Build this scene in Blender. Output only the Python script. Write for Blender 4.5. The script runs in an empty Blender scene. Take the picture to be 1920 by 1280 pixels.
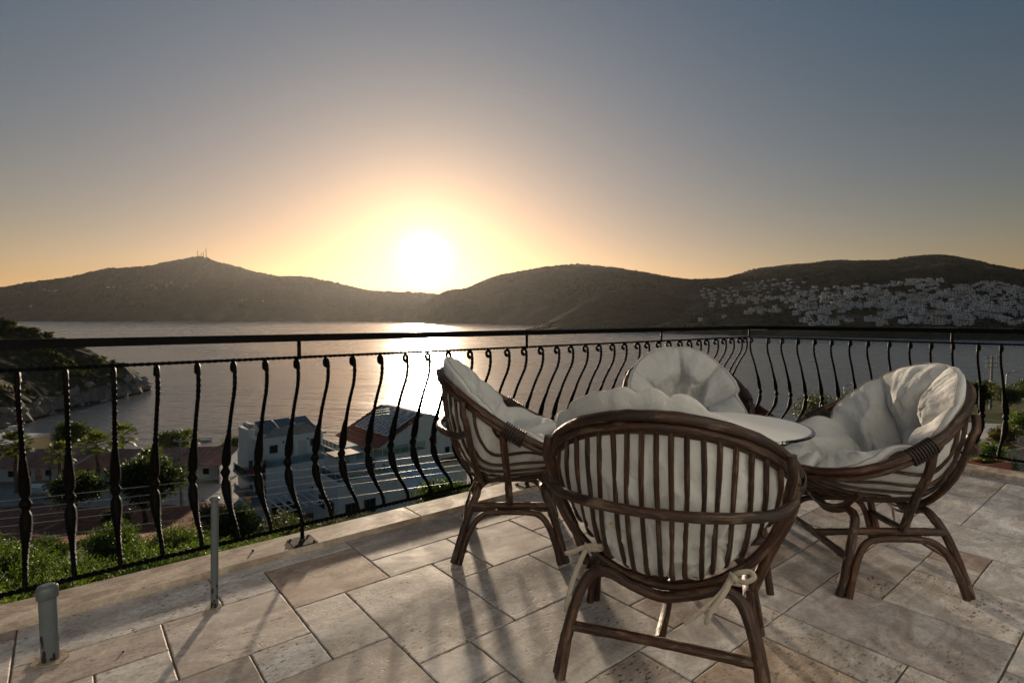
import bpy, math, random
import numpy as np
from mathutils import Vector, Matrix, Quaternion

# ------------------------------------------------------------------ camera, sky, sun, exposure
SC = bpy.context.scene
COL = SC.collection
FPX = 1028.0                       # focal length in pixels of the 1920 px wide photograph
EYE = 1.2                          # eye height above the terrace floor
PITCH = math.atan(45 / 1028.0)
cam = bpy.data.cameras.new('camera')
cam.sensor_width = 36.0
cam.lens = 36.0 * FPX / 1920.0
cam.clip_start = 0.02
cam.clip_end = 30000.0
camo = bpy.data.objects.new('camera', cam)
camo.location = (0, 0, EYE)
camo.rotation_euler = (math.pi / 2 - PITCH, 0, 0)
COL.objects.link(camo)
SC.camera = camo

SUN_AZ, SUN_EL = math.radians(-9.0), math.radians(6.1)
SUNV = Vector((math.sin(SUN_AZ) * math.cos(SUN_EL), math.cos(SUN_AZ) * math.cos(SUN_EL), math.sin(SUN_EL)))
world = bpy.data.worlds.new('World')
SC.world = world
world.use_nodes = True


def build_world():
    nt = world.node_tree
    N, L = nt.nodes, nt.links
    N.clear()
    out = N.new('ShaderNodeOutputWorld')
    bg = N.new('ShaderNodeBackground')
    sky = N.new('ShaderNodeTexSky')
    sky.sky_type = 'NISHITA'
    sky.sun_disc = False
    sky.sun_elevation = SUN_EL
    sky.sun_rotation = SUN_AZ
    sky.altitude = 30
    sky.air_density = 1.0
    sky.dust_density = 0.4
    sky.ozone_density = 1.0
    # a dusty evening: deeper colours overall and a reddened band low down, all round the horizon
    sc1 = N.new('ShaderNodeVectorMath'); sc1.operation = 'SCALE'; sc1.inputs['Scale'].default_value = 1 / 4.0
    L.new(sky.outputs[0], sc1.inputs[0])
    gm = N.new('ShaderNodeGamma'); gm.inputs['Gamma'].default_value = SKY_GAMMA
    L.new(sc1.outputs[0], gm.inputs['Color'])
    sc2 = N.new('ShaderNodeVectorMath'); sc2.operation = 'SCALE'; sc2.inputs['Scale'].default_value = 2.1
    L.new(gm.outputs[0], sc2.inputs[0])
    tcz = N.new('ShaderNodeTexCoord')
    sep = N.new('ShaderNodeSeparateXYZ')
    nz = N.new('ShaderNodeVectorMath'); nz.operation = 'NORMALIZE'
    L.new(tcz.outputs['Generated'], nz.inputs[0]); L.new(nz.outputs[0], sep.inputs[0])
    rmp = N.new('ShaderNodeValToRGB')
    rmp.color_ramp.interpolation = 'EASE'
    rmp.color_ramp.elements[0].position = 0.0; rmp.color_ramp.elements[0].color = (*SKY_LOW, 1)
    rmp.color_ramp.elements[1].position = 0.72; rmp.color_ramp.elements[1].color = (*SKY_HIGH, 1)
    L.new(sep.outputs[2], rmp.inputs[0])
    hsv = N.new('ShaderNodeMix'); hsv.data_type = 'RGBA'; hsv.blend_type = 'MULTIPLY'; hsv.inputs[0].default_value = 1.0
    L.new(sc2.outputs[0], hsv.inputs[6]); L.new(rmp.outputs[0], hsv.inputs[7])
    # aureole: the bright ring of forward-scattered light round the low sun
    tc = N.new('ShaderNodeTexCoord')
    dot = N.new('ShaderNodeVectorMath')
    dot.operation = 'DOT_PRODUCT'
    nrm = N.new('ShaderNodeVectorMath')
    nrm.operation = 'NORMALIZE'
    L.new(tc.outputs['Generated'], nrm.inputs[0])
    L.new(nrm.outputs[0], dot.inputs[0])
    dot.inputs[1].default_value = SUNV
    ac = N.new('ShaderNodeMath')
    ac.operation = 'ARCCOSINE'
    L.new(dot.outputs['Value'], ac.inputs[0])

    def expo(scale, amp, col, prev, power=1.0):
        m = N.new('ShaderNodeMath'); m.operation = 'DIVIDE'
        L.new(ac.outputs[0], m.inputs[0]); m.inputs[1].default_value = math.radians(scale)
        p = N.new('ShaderNodeMath'); p.operation = 'POWER'
        L.new(m.outputs[0], p.inputs[0]); p.inputs[1].default_value = power
        n = N.new('ShaderNodeMath'); n.operation = 'MULTIPLY'
        L.new(p.outputs[0], n.inputs[0]); n.inputs[1].default_value = -1
        e = N.new('ShaderNodeMath'); e.operation = 'EXPONENT'
        L.new(n.outputs[0], e.inputs[0])
        s = N.new('ShaderNodeVectorMath'); s.operation = 'SCALE'
        s.inputs[0].default_value = [c * amp for c in col]
        L.new(e.outputs[0], s.inputs['Scale'])
        a = N.new('ShaderNodeVectorMath'); a.operation = 'ADD'
        L.new(prev, a.inputs[0]); L.new(s.outputs[0], a.inputs[1])
        return a.outputs[0]
    c = hsv.outputs[2]
    for args in AUREOLE:
        c = expo(args[0], args[1], args[2], c, args[3])
    L.new(c, bg.inputs['Color'])
    bg.inputs['Strength'].default_value = SKY_STRENGTH
    L.new(bg.outputs[0], out.inputs[0])


SKY_GAMMA = 1.22
SKY_LOW, SKY_HIGH = (0.84, 0.60, 0.585), (0.64, 0.92, 1.05)
SKY_STRENGTH = 0.05
AUREOLE = [(1.8, 12.0, (1.0, 0.92, 0.74), 2.0), (4.8, 3.1, (1.0, 0.86, 0.58), 1.6), (9.0, 0.85, (1.0, 0.68, 0.34), 1.4), (26.0, 1.25, (1.0, 0.60, 0.44), 1.8)]
build_world()

sun = bpy.data.lights.new('sun', 'SUN')
sun.energy = 2.5
sun.angle = math.radians(2.2)
sun.color = (1.0, 0.80, 0.58)
suno = bpy.data.objects.new('sun', sun)
suno.rotation_euler = SUNV.to_track_quat('Z', 'Y').to_euler()
suno.location = (0, 0, 60)
COL.objects.link(suno)

SC.view_settings.view_transform = 'Standard'
SC.view_settings.look = 'None'
SC.view_settings.gamma = 1.0
SC.view_settings.exposure = 1.48
SC.view_settings.use_curve_mapping = False
SC.cycles.max_bounces = 8
SC.cycles.transparent_max_bounces = 12
SC.cycles.volume_bounces = 0
SC.cycles.use_denoising = True
SC.cycles.sample_clamp_indirect = 6.0

# ------------------------------------------------------------------ helpers
RNG = random.Random(7)
NPR = np.random.RandomState(11)
AU = math.atan(1028 / 1260.0)      # direction of the left railing run, from +X
CA, SA = math.cos(AU), math.sin(AU)
CP, SP = math.cos(PITCH), math.sin(PITCH)


def W(u, v, z=0.0):                # terrace axes -> world
    return Vector((u * CA - v * SA, u * SA + v * CA, z))


def at(px, py, d):                 # the world point seen at a photograph pixel, d metres away along +Y
    a = (px - 960) / FPX
    b = -(py - 640) / FPX
    r = Vector((a, CP + b * SP, -SP + b * CP))
    return Vector((0, 0, EYE)) + r * (d / r.y)


def catmull(pts, n, closed=False):
    P = np.array([tuple(p) for p in pts], float)
    k = len(P)
    if closed:
        Q = np.vstack([P[-1], P, P[0], P[1]])
        segs = k
    else:
        Q = np.vstack([2 * P[0] - P[1], P, 2 * P[-1] - P[-2]])
        segs = k - 1
    t = np.linspace(0, segs, n + (1 if closed else 0))
    if closed:
        t = t[:-1]
    i = np.minimum(t.astype(int), segs - 1)
    f = (t - i)[:, None]
    p0, p1, p2, p3 = Q[i], Q[i + 1], Q[i + 2], Q[i + 3]
    return 0.5 * ((2 * p1) + (-p0 + p2) * f + (2 * p0 - 5 * p1 + 4 * p2 - p3) * f ** 2 + (-p0 + 3 * p1 - 3 * p2 + p3) * f ** 3)


class MB:
    """collects geometry; build() links it as one mesh object"""
    def __init__(s):
        s.v, s.f, s.m, s.uv, s.sm = [], [], [], [], []

    def add(s, verts, faces, mat=0, uvs=None, smooth=False):
        o = len(s.v)
        s.v += [tuple(p) for p in verts]
        for k, f in enumerate(faces):
            s.f.append(tuple(i + o for i in f))
            s.m.append(mat)
            s.sm.append(smooth)
            s.uv.append(uvs[k] if uvs else None)
        return s

    def box(s, c, size, rz=0.0, mat=0, taper=1.0, R=None):
        x, y, z = size[0] / 2, size[1] / 2, size[2] / 2
        vs = []
        for sz, t in ((-z, 1.0), (z, taper)):
            for sx, sy in ((-x, -y), (x, -y), (x, y), (-x, y)):
                p = Vector((sx * t, sy * t, sz))
                p = (R @ p) if R else Vector((p.x * math.cos(rz) - p.y * math.sin(rz), p.x * math.sin(rz) + p.y * math.cos(rz), p.z))
                vs.append(p + Vector(c))
        return s.add(vs, [(3, 2, 1, 0), (4, 5, 6, 7), (0, 1, 5, 4), (1, 2, 6, 5), (2, 3, 7, 6), (3, 0, 4, 7)], mat)

    def tube(s, path, r, n=10, closed=False, mat=0, cap=True, twist=0.0, star=1.0, smooth=True, flat=None):
        P = np.array([tuple(p) for p in path], float)
        k = len(P)
        r = np.full(k, r, float) if np.isscalar(r) else np.array(r, float)
        T = np.gradient(P, axis=0) if not closed else (np.roll(P, -1, 0) - np.roll(P, 1, 0))
        T /= np.linalg.norm(T, axis=1)[:, None] + 1e-12
        up = np.array([0, 0, 1.0]) if abs(T[0][2]) < .9 else np.array([0, 1.0, 0])
        a = np.cross(up, T[0]); a /= np.linalg.norm(a)
        A = [a]
        for i in range(1, k):
            a = A[-1] - T[i] * np.dot(A[-1], T[i])
            a /= np.linalg.norm(a) + 1e-12
            A.append(a)
        A = np.array(A)
        B = np.cross(T, A)
        tw = np.zeros(k)
        if closed:
            a0 = A[-1] - T[0] * np.dot(A[-1], T[0])
            err = math.atan2(np.dot(a0, B[0]), np.dot(a0, A[0]))
            tw = -err * np.arange(k) / k
        if not np.isscalar(twist):
            tw = tw + np.array(twist)
        ln = np.concatenate([[0], np.cumsum(np.linalg.norm(np.diff(P, axis=0), axis=1))])
        vs = []
        for i in range(k):
            for j in range(n):
                th = 2 * math.pi * j / n + tw[i]
                rr = r[i] * (star if j % 2 else 1.0)
                fx = 1.0 if flat is None else flat[i]
                vs.append(P[i] + rr * (math.cos(th) * A[i] * fx + math.sin(th) * B[i]))
        fs, uv = [], []
        for i in range(k if closed else k - 1):
            i2 = (i + 1) % k
            l0, l1 = ln[i], (ln[i2] if i2 else ln[i] + 0.02)
            for j in range(n):
                j2 = (j + 1) % n
                fs.append((i * n + j, i * n + j2, i2 * n + j2, i2 * n + j))
                c0, c1 = 0.1 * j / n, 0.1 * (j + 1) / n
                uv.append(((c0, l0), (c1, l0), (c1, l1), (c0, l1)))
        s.add(vs, fs, mat, uv, smooth)
        if cap and not closed:
            s.add(vs[:n], [tuple(range(n - 1, -1, -1))], mat, [tuple((0.0, 0.0) for _ in range(n))])
            s.add(vs[-n:], [tuple(range(n))], mat, [tuple((0.0, ln[-1]) for _ in range(n))])
        return s

    def lathe(s, c, prof, n=16, mat=0, smooth=True):
        vs, fs = [], []
        for (r, z) in prof:
            for j in range(n):
                t = 2 * math.pi * j / n
                vs.append((c[0] + r * math.cos(t), c[1] + r * math.sin(t), c[2] + z))
        for i in range(len(prof) - 1):
            for j in range(n):
                j2 = (j + 1) % n
                fs.append((i * n + j, i * n + j2, (i + 1) * n + j2, (i + 1) * n + j))
        s.add(vs, fs, mat, None, smooth)
        m = (len(prof) - 1) * n
        s.add(vs[:n], [tuple(range(n - 1, -1, -1))], mat)
        s.add(vs[m:], [tuple(range(n))], mat)
        return s

    def grid(s, P, closed_u=False, mat=0, smooth=True, flip=False, uvs=None):
        """P: array (rows, cols, 3)"""
        r, c = P.shape[:2]
        fs, uv = [], []
        for i in range(r - 1):
            for j in range(c if closed_u else c - 1):
                j2 = (j + 1) % c
                q = (i * c + j, i * c + j2, (i + 1) * c + j2, (i + 1) * c + j)
                fs.append(q[::-1] if flip else q)
        return s.add(P.reshape(-1, 3).tolist(), fs, mat, None, smooth)

    def prism(s, poly, z0, z1, mat=0):
        n = len(poly)
        vs = [(p[0], p[1], z0) for p in poly] + [(p[0], p[1], z1) for p in poly]
        fs = [tuple(range(n - 1, -1, -1)), tuple(range(n, 2 * n))] + [(i, (i + 1) % n, n + (i + 1) % n, n + i) for i in range(n)]
        return s.add(vs, fs, mat)

    def mesh(s, name, mats):
        me = bpy.data.meshes.new(name)
        me.from_pydata(s.v, [], s.f)
        for m in (mats if isinstance(mats, (list, tuple)) else [mats]):
            me.materials.append(m)
        me.polygons.foreach_set('material_index', s.m)
        me.polygons.foreach_set('use_smooth', s.sm)
        if any(u is not None for u in s.uv):
            ul = me.uv_layers.new(name='UVMap')
            flat = []
            for f, u in zip(s.f, s.uv):
                if u is None:
                    flat += [0.0, 0.0] * len(f)
                else:
                    for q in u:
                        flat += [q[0], q[1]]
            ul.data.foreach_set('uv', flat)
        me.update()
        return me

    def build(s, name, mats, parent=None):
        return link(name, s.mesh(name, mats), parent)


def link(name, data, parent=None, loc=None, rot=None, scale=None):
    o = bpy.data.objects.new(name, data)
    COL.objects.link(o)
    if parent is not None:
        o.parent = parent
    if loc is not None:
        o.location = loc
    if rot is not None:
        o.rotation_euler = rot
    if scale is not None:
        o.scale = scale if not np.isscalar(scale) else (scale,) * 3
    return o


def tag(o, label=None, cat=None, group=None, kind=None):
    if label: o['label'] = label
    if cat: o['category'] = cat
    if group: o['group'] = group
    if kind: o['kind'] = kind
    return o


def thing(name, label, cat, loc=(0, 0, 0), rz=0.0, group=None):
    return tag(link(name, None, None, loc, (0, 0, rz)), label, cat, group)


def copy_tree(o, parent=None):
    c = o.copy()
    COL.objects.link(c)
    c.parent = parent
    for ch in o.children:
        copy_tree(ch, c)
    return c


def fast_mesh(name, V, F, mats, midx=None, smooth=False):
    """V (n,3) array, F (m,3|4) array"""
    me = bpy.data.meshes.new(name)
    V = np.asarray(V, np.float32); F = np.asarray(F, np.int32)
    m, k = F.shape
    me.vertices.add(len(V)); me.vertices.foreach_set('co', V.ravel())
    me.loops.add(m * k); me.loops.foreach_set('vertex_index', F.ravel())
    me.polygons.add(m)
    me.polygons.foreach_set('loop_start', np.arange(0, m * k, k, dtype=np.int32))
    for q in (mats if isinstance(mats, (list, tuple)) else [mats]):
        me.materials.append(q)
    if midx is not None:
        me.polygons.foreach_set('material_index', np.asarray(midx, np.int32))
    me.polygons.foreach_set('use_smooth', np.full(m, smooth))
    me.update(calc_edges=True)
    me.validate()
    return me


def vnoise(x, y, seed=0):
    """value noise on arrays, range -1..1"""
    x = np.asarray(x, float); y = np.asarray(y, float)
    xi, yi = np.floor(x).astype(np.int64), np.floor(y).astype(np.int64)
    fx, fy = x - xi, y - yi
    fx = fx * fx * fx * (fx * (fx * 6 - 15) + 10); fy = fy * fy * fy * (fy * (fy * 6 - 15) + 10)

    def h(a, b):
        n = (a * 374761393 + b * 668265263 + seed * 982451653) & 0x7fffffff
        n = ((n ^ (n >> 13)) * 1274126177) & 0x7fffffff
        n = n ^ (n >> 16)
        return (n & 0xffff) / 32767.5 - 1
    return (h(xi, yi) * (1 - fx) + h(xi + 1, yi) * fx) * (1 - fy) + (h(xi, yi + 1) * (1 - fx) + h(xi + 1, yi + 1) * fx) * fy


def fbm(x, y, seed=0, oct=5, gain=0.5):
    s, a = 0, 1.0
    for o in range(oct):
        s = s + a * vnoise(np.asarray(x) * 2 ** o, np.asarray(y) * 2 ** o, seed + o)
        a *= gain
    return s


# ------------------------------------------------------------------ materials
class Mat:
    def __init__(s, name, rough=0.6, metal=0.0, spec=0.5, col=(0.5, 0.5, 0.5)):
        s.m = bpy.data.materials.new(name)
        s.m.use_nodes = True
        s.N, s.L = s.m.node_tree.nodes, s.m.node_tree.links
        s.b = s.N['Principled BSDF']
        s.b.inputs['Roughness'].default_value = rough
        s.b.inputs['Metallic'].default_value = metal
        s.b.inputs['Specular IOR Level'].default_value = spec
        s.b.inputs['Base Color'].default_value = (*col, 1)

    def n(s, t, **kw):
        q = s.N.new('ShaderNode' + t)
        for k, v in kw.items():
            if k in q.inputs: q.inputs[k].default_value = v
            else: setattr(q, k, v)
        return q

    def coord(s, kind='Object', scale=(1, 1, 1), rand=0.0, rot=(0, 0, 0)):
        c = s.n('TexCoord')
        mp = s.n('Mapping')
        mp.inputs['Scale'].default_value = scale
        mp.inputs['Rotation'].default_value = rot
        s.L.new(c.outputs[kind], mp.inputs['Vector'])
        if rand:
            oi = s.n('ObjectInfo')
            sc = s.n('VectorMath', operation='SCALE')
            sc.inputs[0].default_value = (rand, rand * 1.7, rand * 0.6)
            s.L.new(oi.outputs['Random'], sc.inputs['Scale'])
            s.L.new(sc.outputs[0], mp.inputs['Location'])
        return mp.outputs[0]

    def noise(s, vec, scale, detail=4.0, rough=0.55, dist=0.0):
        q = s.n('TexNoise')
        q.inputs['Scale'].default_value = scale
        q.inputs['Detail'].default_value = detail
        q.inputs['Roughness'].default_value = rough
        q.inputs['Distortion'].default_value = dist
        if vec is not None: s.L.new(vec, q.inputs['Vector'])
        return q.outputs[0]

    def ramp(s, fac, stops, interp='LINEAR'):
        q = s.n('ValToRGB')
        e = q.color_ramp.elements
        q.color_ramp.interpolation = interp
        while len(e) < len(stops): e.new(0.5)
        for k, (p, c) in enumerate(stops):
            e[k].position = p
            e[k].color = (*c, 1) if not np.isscalar(c) else (c, c, c, 1)
        s.L.new(fac, q.inputs[0])
        return q.outputs[0]

    def mix(s, fac, a, b, mode='MIX'):
        q = s.n('Mix', data_type='RGBA', blend_type=mode)
        for sock, v in ((q.inputs[0], fac), (q.inputs[6], a), (q.inputs[7], b)):
            if hasattr(v, 'is_linked'): s.L.new(v, sock)
            elif np.isscalar(v): sock.default_value = v
            else: sock.default_value = (*v, 1)
        return q.outputs[2]

    def math(s, op, a, b=0.0):
        q = s.n('Math', operation=op)
        for sock, v in ((q.inputs[0], a), (q.inputs[1], b)):
            if hasattr(v, 'is_linked'): s.L.new(v, sock)
            else: sock.default_value = v
        return q.outputs[0]

    def bump(s, h, strength=0.3, dist=0.01, prev=None):
        q = s.n('Bump')
        q.inputs['Strength'].default_value = strength
        q.inputs['Distance'].default_value = dist
        s.L.new(h, q.inputs['Height'])
        if prev is not None: s.L.new(prev, q.inputs['Normal'])
        s.L.new(q.outputs[0], s.b.inputs['Normal'])
        return q.outputs[0]

    def col(s, c): s.L.new(c, s.b.inputs['Base Color']); return s
    def rough(s, c): s.L.new(c, s.b.inputs['Roughness']); return s


M = {}


def mat_travertine(name, light, dark, pit=1.0, rand=40.0, tint=True):
    m = Mat(name, rough=0.65, spec=0.25)
    v = m.coord('Object', rand=rand)
    vs = m.coord('Object', scale=(1.0, 2.3, 1.0), rand=rand, rot=(0, 0, 0.12))
    oi = m.n('ObjectInfo')
    r1 = oi.outputs['Random']
    r2 = m.math('FRACT', m.math('MULTIPLY', r1, 17.31))
    r3 = m.math('FRACT', m.math('MULTIPLY', r1, 53.77))
    vein = m.noise(vs, 2.6, 8, 0.66, 2.0)
    cloud = m.noise(v, 5.5, 6, 0.62, 0.6)
    c = m.ramp(vein, [(0.34, [x * .86 for x in dark]), (0.46, dark), (0.55, light), (0.70, [min(1, x * 1.16) for x in light])])
    c = m.mix(0.55, c, m.ramp(cloud, [(0.32, (0.66, 0.64, 0.63)), (0.5, (1.04, 1.03, 1.02)), (0.68, (1.32, 1.31, 1.30))]), 'MULTIPLY')
    fine = m.noise(v, 60, 5, 0.75)
    c = m.mix(0.42, c, m.ramp(fine, [(0.34, 0.45), (0.6, 1.22)]), 'MULTIPLY')
    if tint:
        t = oi.outputs['Color']
        c = m.mix(1.0, c, t, 'MULTIPLY')
    # open pores, clustered in some places, dense on some tiles
    big = m.noise(v, 3.4, 4, 0.55)
    por = m.noise(vs, 40, 3, 0.6)
    if tint:
        thr = m.math('ADD', m.math('MULTIPLY', m.ramp(big, [(0.45, 0.0), (0.60, 1.0)]), m.ramp(r2, [(0.1, 0.35), (0.6, 1.0)])), m.ramp(r3, [(0.62, 0.0), (0.8, 0.6)]))
    else:
        thr = m.ramp(big, [(0.5, 0.0), (0.65, 0.5)])
    pm = m.math('MULTIPLY', m.ramp(por, [(0.34, 1.0), (0.43, 0.0)]), m.math('MULTIPLY', thr, pit))
    c = m.mix(m.math('MULTIPLY', pm, 0.8), c, (0.085, 0.06, 0.042))
    # brown water and rust stains
    st = m.noise(v, 2.2, 6, 0.68, 0.9)
    c = m.mix(m.ramp(st, [(0.60, 0.0), (0.78, 0.5)]), c, (0.21, 0.135, 0.085))
    m.col(c)
    m.rough(m.ramp(cloud, [(0.3, 0.58), (0.7, 0.82)]))
    h = m.math('SUBTRACT', m.math('MULTIPLY', fine, 0.3), pm)
    m.bump(h, 0.45, 0.003)
    return m.m


def mat_simple(name, col, rough=0.6, metal=0.0, var=0.15, scale=6.0, bump=0.0, bscale=40.0, spec=0.5, kind='Object', rand=13.0):
    m = Mat(name, rough, metal, spec, col)
    v = m.coord(kind, rand=rand)
    n = m.noise(v, scale, 5, 0.6)
    m.col(m.ramp(n, [(0.28, [c * (1 - var) for c in col]), (0.72, [min(1, c * (1 + var)) for c in col])]))
    if bump:
        m.bump(m.noise(v, bscale, 4, 0.6), bump, 0.01)
    return m.m


def mat_rattan(name):
    m = Mat(name, rough=0.42, spec=0.5)
    v = m.coord('UV', scale=(1, 1, 1), rand=9.0)
    fib = m.n('Mapping'); fib.inputs['Scale'].default_value = (60, 2.2, 1); m.L.new(v, fib.inputs[0])
    f = m.noise(fib.outputs[0], 3.0, 6, 0.7)
    blotch = m.n('Mapping'); blotch.inputs['Scale'].default_value = (14, 5.0, 1); m.L.new(v, blotch.inputs[0])
    g = m.noise(blotch.outputs[0], 2.2, 5, 0.65, 0.6)
    long = m.n('Mapping'); long.inputs['Scale'].default_value = (5, 1.3, 1); m.L.new(v, long.inputs[0])
    k = m.noise(long.outputs[0], 2.0, 4, 0.6)
    c = m.ramp(f, [(0.28, (0.010, 0.0055, 0.0035)), (0.48, (0.036, 0.015, 0.007)), (0.60, (0.080, 0.033, 0.013)), (0.76, (0.17, 0.078, 0.032))])
    c = m.mix(1.0, c, m.ramp(k, [(0.35, (0.42, 0.37, 0.34)), (0.65, (1.3, 1.08, 0.92))]), 'MULTIPLY')
    # lacquer worn to grey cane on exposed stretches
    w = m.math('MULTIPLY', m.ramp(g, [(0.50, 0.0), (0.62, 1.0)]), m.ramp(f, [(0.40, 0.0), (0.58, 1.0)]))
    c = m.mix(m.math('MULTIPLY', w, 0.62), c, (0.24, 0.175, 0.12))
    m.col(c)
    m.rough(m.ramp(g, [(0.4, 0.34), (0.62, 0.75)]))
    m.bump(m.math('ADD', f, m.math('MULTIPLY', g, 0.6)), 0.8, 0.004)
    return m.m


def mat_fabric(name, col):
    m = Mat(name, rough=0.9, spec=0.2)
    v = m.coord('Object', rand=5.0)
    n = m.noise(v, 5.0, 5, 0.6, 0.5)
    st = m.noise(v, 11.0, 4, 0.6, 1.0)
    c = m.ramp(n, [(0.3, [x * 0.86 for x in col]), (0.6, col)])
    c = m.mix(m.ramp(st, [(0.60, 0.0), (0.76, 0.35)]), c, [col[0] * 0.70, col[1] * 0.58, col[2] * 0.44])
    m.col(c)
    m.b.inputs['Sheen Weight'].default_value = 0.15
    wv = m.noise(v, 420, 2, 0.5)
    b = m.bump(wv, 0.12, 0.002)
    m.bump(m.noise(v, 17, 5, 0.6, 1.4), 0.42, 0.016, b)
    return m.m


def mat_leaf(name, c0, c1, trans=0.35, rough=0.5):
    m = Mat(name, rough=rough, spec=0.35)
    g = m.n('NewGeometry')
    oi = m.n('ObjectInfo')
    c = m.ramp(g.outputs['Random Per Island'], [(0.0, c0), (0.6, [0.5 * (a + b) for a, b in zip(c0, c1)]), (1.0, c1)])
    c = m.mix(1.0, c, m.ramp(oi.outputs['Random'], [(0.0, (0.78, 0.82, 0.8)), (1.0, (1.15, 1.1, 1.0))]), 'MULTIPLY')
    m.col(c)
    t = m.n('BsdfTranslucent')
    m.L.new(m.mix(1.0, c, (1.5, 1.6, 0.7), 'MULTIPLY'), t.inputs[0])
    mx = m.n('MixShader'); mx.inputs[0].default_value = trans
    m.L.new(m.b.outputs[0], mx.inputs[1]); m.L.new(t.outputs[0], mx.inputs[2])
    m.L.new(mx.outputs[0], m.N['Material Output'].inputs[0])
    return m.m


def mat_glass(name, col=(0.85, 0.93, 0.92), rough=0.0, alpha=0.25):
    """thin pane: mostly clear with a sky reflection"""
    m = Mat(name, rough=rough, spec=0.5, col=col)
    tr = m.n('BsdfTransparent'); tr.inputs[0].default_value = (*col, 1)
    gl = m.n('BsdfGlossy'); gl.inputs[0].default_value = (0.9, 0.95, 0.95, 1); gl.inputs['Roughness'].default_value = max(rough, 0.02)
    fr = m.n('Fresnel'); fr.inputs[0].default_value = 1.5
    mx = m.n('MixShader')
    m.L.new(m.math('ADD', fr.outputs[0], alpha * 0.2), mx.inputs[0])
    m.L.new(tr.outputs[0], mx.inputs[1]); m.L.new(gl.outputs[0], mx.inputs[2])
    m.L.new(mx.outputs[0], m.N['Material Output'].inputs[0])
    return m.m


M['tile'] = mat_travertine('travertine_tile', (0.555, 0.525, 0.505), (0.455, 0.41, 0.38))
M['coping'] = mat_travertine('travertine_coping', (0.52, 0.435, 0.36), (0.40, 0.31, 0.245), pit=0.4, tint=False)
M['grout'] = mat_simple('grout', (0.16, 0.125, 0.10), 0.95, var=0.35, scale=20, bump=0.5, bscale=150)
M['iron'] = mat_simple('black_iron', (0.0022, 0.0022, 0.0026), 0.6, 0.0, spec=0.08, var=0.3, scale=30, bump=0.25, bscale=90)
M['rattan'] = mat_rattan('rattan')
M['binding'] = mat_simple('binding', (0.022, 0.013, 0.009), 0.5, var=0.5, scale=60)
M['fabric'] = mat_fabric('cushion_cotton', (0.60, 0.60, 0.585))
M['ribbon'] = mat_fabric('ribbon_cotton', (0.50, 0.44, 0.36))
M['piping'] = mat_fabric('piping_cotton', (0.36, 0.31, 0.27))
M['button'] = mat_simple('button', (0.58, 0.50, 0.36), 0.5, var=0.08)
M['pipe'] = mat_simple('grey_plastic', (0.095, 0.112, 0.12), 0.4, var=0.12, scale=14, bump=0.05)
M['plate'] = mat_simple('base_plate', (0.030, 0.023, 0.018), 0.75, 0.0, spec=0.15, var=0.4, scale=20, bump=0.2)
M['dirt'] = mat_simple('black_dirt', (0.012, 0.010, 0.008), 0.8, var=0.5, scale=50)
M['mortar'] = mat_simple('mortar', (0.30, 0.23, 0.16), 0.9, var=0.3, scale=40, bump=0.5)
M['tableglass'] = mat_glass('table_glass', (0.965, 0.99, 0.985), 0.0, 0.1)
M['reflectionglass'] = mat_simple('painted_reflection_glass', (0.86, 0.84, 0.78), .10, var=.02, scale=2, spec=.5)  # cream base colour stands for a bright reflection on the glass
M['steelwire'] = mat_simple('steel_wire', (0.35, 0.36, 0.37), 0.4, 0.6, var=0.1)

# ------------------------------------------------------------------ terrace floor
U0, DU, V0, DV = -0.174, 0.2185, 2.715, 0.2152
I0, I1, J0, J1 = -10, 26, -1, 17          # tiled patch, in modules
KV, KU = 2.81, 5.39                        # inner edges of the coping


def uu(i): return min(U0 + DU * i, KU)
def vv(j): return min(V0 - DV * j, KV)


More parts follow.
